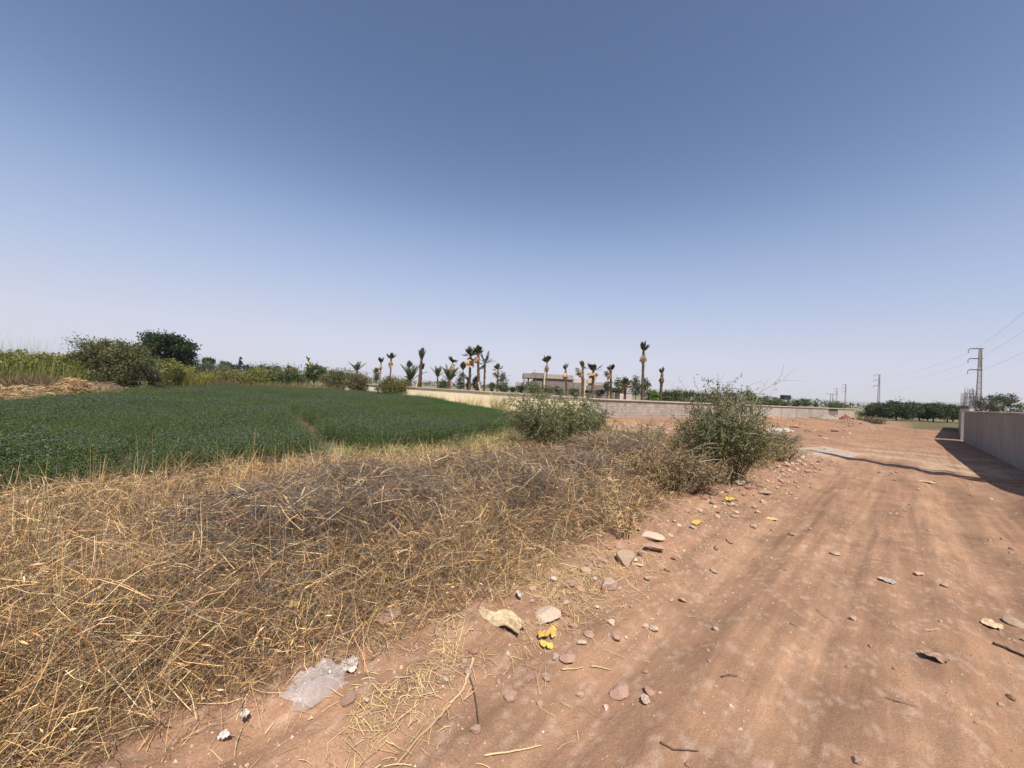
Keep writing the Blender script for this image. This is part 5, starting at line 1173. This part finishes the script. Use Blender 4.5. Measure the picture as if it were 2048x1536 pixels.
for k, (lf, am) in enumerate(((.085, .05), (.012, .01))):
    g = Geo(); g.grid(quadmap(34, 26, 3 + k, lf, am), np.ones(3)); g.build('upper_film' if k == 0 else 'lower_film', M_FILM, bag, smooth=False)
def scrap(name, label, cat, px, py, w_px, l_px, hgt, c, seed, rz=0.0, nx=14, ny=10, mat=None, outline=None, lift=.01, th=.002, tilt=(0, 0), group=None):
    p = ground_pt(px, py); k = p.y / FPX
    V = sheet(w_px * k, l_px * k * 1.0, nx, ny, hgt, seed, outline); V[..., 2] -= V[..., 2].min()
    g = Geo(); thicken(g, V, th, np.array(c)); o = g.build(name, mat or M_DEBRIS, smooth=False, loc=(p.x, p.y, p.z + lift)); o.rotation_euler = (tilt[0], tilt[1], rz); return tag(o, label, cat, group)
def ragged(seed, amt=.35):
    def f(X, Y):
        a = np.arctan2(Y, X); r = np.maximum(np.abs(X), np.abs(Y)); R = np.hypot(X, Y) + 1e-6
        k = r / R * (1 - amt + 2 * amt * (fbm(np.cos(a) * 1.8 + 5, np.sin(a) * 1.8 + seed, seed, 3) - .1)); return X * k, Y * k
    return f
scrap('paper_scrap', 'torn white paper scrap beside the clear plastic bag', 'paper', 702, 1338, 34, 44, .035, (.62, .57, .50), 5, .5, outline=ragged(5, .4))
scrap('paper_scrap', 'small white scrap at the grass corner by the straw', 'paper', 448, 1480, 22, 20, .02, (.66, .63, .57), 6, .3, outline=ragged(6))
scrap('paper_scrap', 'rounded white shell like scrap above the straw corner', 'paper', 488, 1440, 16, 20, .03, (.68, .64, .57), 7, .3, outline=ragged(7))
scrap('paper_scrap', 'small white paper bit in dry grass above the flat pale stone', 'paper', 1038, 1198, 8, 26, .02, (.62, .58, .5), 8, .3, outline=ragged(8), lift=.03)
scrap('plastic_scrap', 'dirty white plastic snagged in the grey brush', 'plastic', 1140, 985, 26, 40, .12, (.62, .54, .48), 9, .2, outline=ragged(9), lift=.28, tilt=(1.1, .2))
scrap('plastic_scrap', 'white and blue bag caught in the broad green shrub', 'plastic', 1062, 895, 17, 20, .10, (.62, .66, .74), 10, .2, outline=ragged(10, .5), lift=.78, tilt=(1.25, .1))
scrap('trash_scrap', 'pale torn wrapper pieces on the track near the big dark stone', 'litter', 1983, 1252, 46, 40, .025, (.62, .46, .28), 11, .4, outline=ragged(11, .5))
scrap('trash_scrap', 'flattened grey wrapper on the track', 'litter', 1776, 1164, 28, 30, .02, (.50, .42, .36), 12, .6, outline=ragged(12, .45))
scrap('trash_scrap', 'brown crumpled wrapper with dark underside on the track', 'litter', 1868, 1318, 34, 40, .03, (.42, .27, .19), 13, .7, outline=ragged(13, .45))
scrap('trash_scrap', 'pale chip of rubbish high on the track', 'litter', 1853, 965, 18, 30, .03, (.62, .5, .34), 14, .7, outline=ragged(14, .4))
# curled bark
p = ground_pt(1000, 1250); n, m = 26, 9
s = np.linspace(-1, 1, n)[:, None]; t = np.linspace(-1, 1, m)[None]
L_, w_ = 84 * p.y / FPX * 1.2, .062
X = s * L_ / 2 + 0 * t; Yc = t * w_ * (1 - .35 * np.abs(s) ** 2.5) * (1 + .25 * (fbm(s * 3, 0 * s, 3, 2) - .5)) + .02 * np.sin(s * 3); Z = .055 + .02 * s - .035 * t ** 2 + .012 * np.sin(s * 4 + 1) + .045 * (np.abs(fbm(s * 1.6, t * 4.2, 15, 3) - .5)) * 2 + .02 * np.abs(np.sin(t * 6 + s * 1.5))
g = Geo(); V = np.stack([X, Yc + 0 * X, Z + 0 * X], -1); thicken(g, V, .009, np.array((.60, .46, .29))); o = g.build('bark_piece', M_DEBRIS, loc=p); o.rotation_euler = (.12, .06, rad(-33)); tag(o, 'curled tan strip of bark casting a dark shadow on the earth', 'bark')
# fallen leaves
def leaf(px, py, w_px, c, label, seed, rz=0.0, curl=.02, aspect=.7, lift=.004, tilt=(0, 0)):
    def ol(X, Y):
        k = np.sqrt(np.maximum(.02, 1 - X ** 2 * .96)); return X, Y * k * (1 - .12 * np.cos(X * 9)) * aspect
    o = scrap('fallen_leaf', label, 'leaf', px, py, w_px, w_px, curl, c, seed, rz, 12, 8, M_LEAF, ol, lift, .0012, tilt)
    return o
leaf(1093, 1296, 26, (.80, .62, .17), 'bright yellow fallen leaf among pink stones', 31, -.3, .03)
leaf(1085, 1278, 28, (.74, .52, .14), 'curled dry yellow leaf on its stalk above the bright one', 32, .5, .05, .5, .02, (.3, .2))
leaf(1104, 1272, 24, (.78, .57, .18), 'small folded yellow leaf next to the curled one', 33, 1.4, .04, .6, .02, (.2, -.3))
leaf(1460, 1004, 24, (.80, .56, .08), 'crumpled yellow leaf by the foot of the tall shrub', 34, .6, .07, .7, .012)
leaf(1395, 1046, 40, (.80, .60, .14), 'long torn yellow leaf along the grass edge', 35, .75, .03, .35)
leaf(1541, 1038, 26, (.84, .68, .24), 'flat pale yellow leaf alone on the track edge', 36, .2, .015, .8)
leaf(1592, 998, 10, (.72, .66, .42), 'tiny pale leaf above the flat yellow leaf', 37, .9, .01)
leaf(1291, 1404, 26, (.62, .47, .36), 'pale pinkish dry leaf resting by a flat stone', 38, 1.2, .02, .65)
leaf(1100, 1045, 24, (.52, .40, .22), 'small tan leaf caught in dry grass', 39, .9, .05, .6, .22)
leaf(585, 1262, 20, (.62, .46, .18), 'yellowish dead leaf upright in the dry grass', 40, .5, .03, .6, .16, (1.1, .2))
# sticks and stalks
def stick(label, pts, r0, c, name='stick', cat='stick', lift=.012, z=None):
    W3 = []
    for k, (a, b) in enumerate(pts):
        if z is None: w = ground_pt(a, b); W3.append((w.x, w.y, w.z + lift))
        else: w = on_ground(a, b, z[k]); W3.append(tuple(w))
    c0 = np.mean(W3, 0); P = np.array(W3); t = np.linspace(0, len(P) - 1, len(P) * 4); i = np.minimum(t.astype(int), len(P) - 2); f = (t - i)[:, None]
    P = P[i] * (1 - f) + P[i + 1] * f + rng.normal(0, r0 * .18, (len(t), 3)); P -= c0
    g = Geo(); g.tube(P, np.linspace(r0, r0 * .55, len(t)), np.array(c), 6); return tag(g.build(name, M_WOOD, loc=c0, smooth=True), label, cat)
stick('thick pale dry stalk lying across the bare earth', [(946, 1322), (938, 1350), (925, 1385), (900, 1412)], .008, (.62, .46, .28))
stick('flat brown stem running from the earth into the straw', [(900, 1415), (868, 1450), (838, 1478), (795, 1532)], .008, (.46, .30, .18))
stick('thin dark twig pointing at the rounded pink stone', [(940, 1357), (950, 1395), (956, 1440), (957, 1455)], .004, (.12, .09, .07))
stick('thin curved pale twig arching over cracked earth', [(790, 1360), (820, 1358), (838, 1372), (846, 1398)], .0035, (.52, .38, .26))
stick('straight pale straw below the pink stone', [(1122, 1342), (1140, 1342), (1165, 1339)], .004, (.64, .48, .26))
stick('pale straw right of the flat pink stone', [(1182, 1336), (1200, 1338), (1222, 1344)], .004, (.64, .48, .26))
stick('long pale reed near the bottom of the earth patch', [(968, 1516), (1010, 1510), (1060, 1502), (1082, 1496)], .004, (.66, .50, .28))
stick('thin dark wire curving on the track', [(1320, 1488), (1345, 1503), (1375, 1505), (1398, 1507)], .0035, (.16, .11, .08))
stick('dark straight stick at the right of the track', [(1988, 1290), (2012, 1299), (2048, 1315), (2075, 1328)], .010, (.09, .06, .05))
stick('short dark twig on the left wheel track', [(1443, 1357), (1458, 1353), (1476, 1356)], .004, (.16, .11, .09))
stick('thin pale twig on the track below the flat wrapper', [(1850, 1263), (1862, 1264), (1876, 1260)], .0035, (.6, .44, .28))
stick('thin brown twig on the middle of the track', [(1632, 1220), (1650, 1235), (1668, 1248)], .003, (.3, .2, .14))
stick('thin brown twig low on the track', [(1788, 1404), (1805, 1408), (1832, 1416)], .0035, (.3, .2, .14))
stick('dark root like twig at the lower right of the track', [(1770, 1398), (1800, 1406), (1838, 1418)], .003, (.22, .15, .11))
# dead branches over the brush
stick('long dark dead branch lying across the top of the grey brush', [(440, 1045), (560, 1060), (700, 1047), (800, 1042)], .008, (.13, .10, .085), 'dead_branch', 'branch', z=[.34, .4, .4, .36])
stick('dark dead branch at the back of the grey brush', [(577, 970), (640, 985), (700, 990), (780, 1010)], .010, (.12, .09, .08), 'dead_branch', 'branch', z=[.45, .45, .42, .38])
stick('arched dead branch at the back right of the grey brush', [(745, 962), (820, 945), (890, 930), (950, 920)], .010, (.14, .11, .09), 'dead_branch', 'branch', z=[.40, .46, .5, .52])
stick('straight dead branch behind the grey brush', [(750, 965), (830, 968), (885, 960)], .011, (.12, .09, .08), 'dead_branch', 'branch', z=[.42, .45, .47])
stick('short dark branch standing out left of the snagged plastic', [(980, 955), (1000, 945), (1024, 937)], .010, (.11, .08, .07), 'dead_branch', 'branch', z=[.4, .45, .5])
stick('pale bent branch right of the snagged plastic', [(1240, 935), (1280, 905), (1310, 890)], .010, (.42, .38, .33), 'dead_branch', 'branch', z=[.3, .5, .6])
stick('pale sharp branch in front of the snagged plastic', [(1180, 1040), (1150, 1000), (1146, 950)], .006, (.46, .38, .28), 'dead_branch', 'branch', z=[.1, .3, .52])
stick('dark bent hose rising at the edge of the crop', [(236, 945), (246, 925), (249, 905), (247, 894)], .012, (.10, .09, .09), 'hose', 'hose', z=[.05, .2, .35, .45])
# dry thistle at the grass edge
p = ground_pt(1250, 1075); g = Geo(); K = 10; t = np.linspace(0, 1, K)
for dx, L, th in ((0, .55, 2.2), (.05, .4, 1.2), (-.05, .42, 3.0), (.02, .35, .4)):
    P = np.stack([dx + np.cos(th) * .35 * L * t ** 1.4, np.sin(th) * .35 * L * t ** 1.4, L * t], 1); g.tube(P, np.linspace(.006, .003, K), np.array((.46, .34, .17)), 5)
    for k in range(1, K):
        for _ in range(7):
            a = rng.uniform(0, 6.28); e = P[k] + np.array([math.cos(a), math.sin(a), rng.uniform(.1, .8)]) * rng.uniform(.03, .09)
            g.ribbons(np.array([[P[k], (P[k] + e) / 2 + [0, 0, .008], e]]), np.array([[.008, .012, .001]]), np.array([[.44, .31, .15]]) * rng.uniform(.8, 1.15))
tag(g.build('dry_thistle', M_DRY, loc=p), 'dry spiny golden thistle at the edge of the track', 'thistle')
# ------------------------------------------------------------------ things on the lot
def slab(label, pts, c, th=.05):
    W3 = [ground_pt(*a) for a in pts]; cen = sum(W3, Vector()) / len(W3); g = Geo(); n = len(W3); big = []
    for i in range(n):
        a, b = W3[i], W3[(i + 1) % n]
        for f in (0, .25, .5, .75): 
            w = a.lerp(b, f); j = rng.normal(0, .05 * (a - b).length * .5, 2) if f else (0, 0); big.append((w.x - cen.x + j[0], w.y - cen.y + j[1]))
    N = len(big); top = g.verts([(x, y, Hs(x + cen.x, y + cen.y) - cen.z + th * .5) for x, y in big], np.array(c)); bot = g.verts([(x * 1.03, y * 1.03, Hs(x + cen.x, y + cen.y) - cen.z - .1) for x, y in big], np.array(c) * .9)
    ce = g.verts([(0, 0, th * .6)], np.array(c)); i = np.arange(N); j = (i + 1) % N
    g.T.append(np.stack([np.full(N, ce), top + i, top + j], 1)); g.Q.append(np.stack([top + i, bot + i, bot + j, top + j], 1))
    tag(g.build('concrete_slab', M_DEBRIS, loc=cen), label, 'slab')
slab('pale worn concrete slab beside the track before the pylon shadow', [(1585, 898), (1650, 893), (1740, 908), (1700, 916), (1600, 910)], (.44, .34, .27), .015)
slab('bright concrete slab on the dirt lot behind the tall shrub', [(1530, 856), (1578, 857), (1590, 863), (1535, 866)], (.60, .50, .41), .05)
def heap(label, px, Y, py_top, w_px, c, seed, name='rubble_heap', lumps=60, ls=.12, lc=None, cat='heap'):
    b = at_depth(px, 780, Y); z = max(.12, at_depth(px, py_top, Y).z); w = w_px * Y / FPX; r = empty(name, (b.x, Y, Hs(b.x, Y) - .02), label, cat)
    t = np.linspace(0, 6.2832, 33); k = np.linspace(1, 0, 10); T, K_ = np.meshgrid(t, k, indexing='xy')
    rr = K_ * (1 + .25 * (fbm(np.cos(T) * 1.5 + seed, np.sin(T) * 1.5, seed, 3) - .5)); X = np.cos(T) * rr * w / 2; Y_ = np.sin(T) * rr * w / 2 * .75
    Z = z * (1 - K_) ** .85 * (.75 + .5 * fbm(X * 1.4 + seed, Y_ * 1.4, seed, 4)); Z[K_ == 1] = -.1
    g = Geo(); g.grid(np.stack([X, Y_, Z], -1), np.array(c)); g.build('pile', M_DEBRIS, r, smooth=True)
    for i in range(lumps):
        a = rng.uniform(0, 6.28); q = math.sqrt(rng.random()); s = ls * rng.uniform(.4, 1.3)
        o = link('lump', ST_SML[i % 8], r, (math.cos(a) * q * w / 2, math.sin(a) * q * w / 2 * .75, z * (1 - q) ** .85 * .9), (rng.uniform(0, 3), rng.uniform(0, 3), rng.uniform(0, 6)), s); cc = (lc or [c])[i % len(lc or [c])]; o.color = (*cc, 1)
heap('grey gravel heap in front of the far gate infill', 1655, 46, 826, 46, (.30, .26, .22), 3, 'gravel_heap', 30, .1, [(.36, .31, .27), (.3, .25, .21)])
heap('low rubble of broken red bricks beside the gravel heap', 1674, 47, 829, 22, (.38, .22, .16), 4, lumps=26, ls=.12, lc=[(.45, .2, .13), (.62, .54, .46), (.4, .28, .2)])
heap('dark earth clods at the left foot of the gravel heap', 1623, 46, 833, 16, (.20, .12, .09), 5, lumps=16, ls=.12, lc=[(.17, .10, .08), (.3, .2, .15)])
heap('pile of dark red scrap at the end of the block wall', 1694, 46, 829, 26, (.22, .09, .07), 6, 'scrap_heap', 24, .16, [(.30, .07, .05), (.22, .06, .05), (.55, .48, .42)])
heap('reddish earth bank on the lot before the weed mound', 1715, 35, 839, 66, (.30, .18, .12), 7, 'earth_heap', 24, .1, [(.2, .12, .09), (.4, .27, .19)])
heap('long low ridge of dug earth on the lot near the weed mound', 1735, 30, 850, 86, (.33, .21, .14), 8, 'earth_heap', 18, .08, [(.2, .13, .1), (.42, .3, .22)])
heap('low reddish spoil ridge behind the sparse shrub', 1290, 20, 848, 150, (.42, .24, .16), 9, 'earth_heap', 40, .09, [(.45, .26, .18), (.56, .40, .3), (.34, .2, .14)])
heap('earth ridge at the foot of the block wall', 1545, 40, 832, 70, (.40, .24, .16), 10, 'earth_heap', 24, .1, [(.34, .2, .14), (.5, .36, .27)])
for i, (px, py, w_, c, lb) in enumerate(((1640, 872, 16, (.22, .14, .10), 'dark flat clod on the middle of the lot'), (1652, 878, 20, (.6, .48, .38), 'pale broken slab piece on the middle of the lot'), (1648, 899, 12, (.12, .08, .07), 'dark bit of rubbish on the pale worn slab'), (1615, 862, 22, (.24, .14, .10), 'dark root like clods beside the grey green weed'), (1668, 863, 24, (.2, .12, .09), 'dark thin debris on the lot left of the dug ridge'), (1690, 861, 12, (.62, .52, .42), 'pale lump on the lot below the dug ridge'), (1640, 864, 20, (.27, .16, .11), 'brown clods in the middle of the lot'))):
    stone(px, py, w_ * .7, ST_BIG[[4, 1, 4, 5, 4, 0, 5][i]], c, lb, name='clod', rz=.4, hz=.6)
# ------------------------------------------------------------------ summer haze: one closed box of even, thin air
m, n_, l_ = newmat('haze_air'); o_ = n_.new('ShaderNodeOutputMaterial'); pv = n_.new('ShaderNodeVolumePrincipled')
pv.inputs['Color'].default_value = (.86, .90, 1.0, 1); pv.inputs['Density'].default_value = .0002; pv.inputs['Anisotropy'].default_value = 0.0
l_.new(pv.outputs[0], o_.inputs['Volume'])
g = Geo(); g.box((-3300, -3300, -12), (3300, 3300, 75)); hz = g.build('haze', m); tag(hz, kind='stuff')
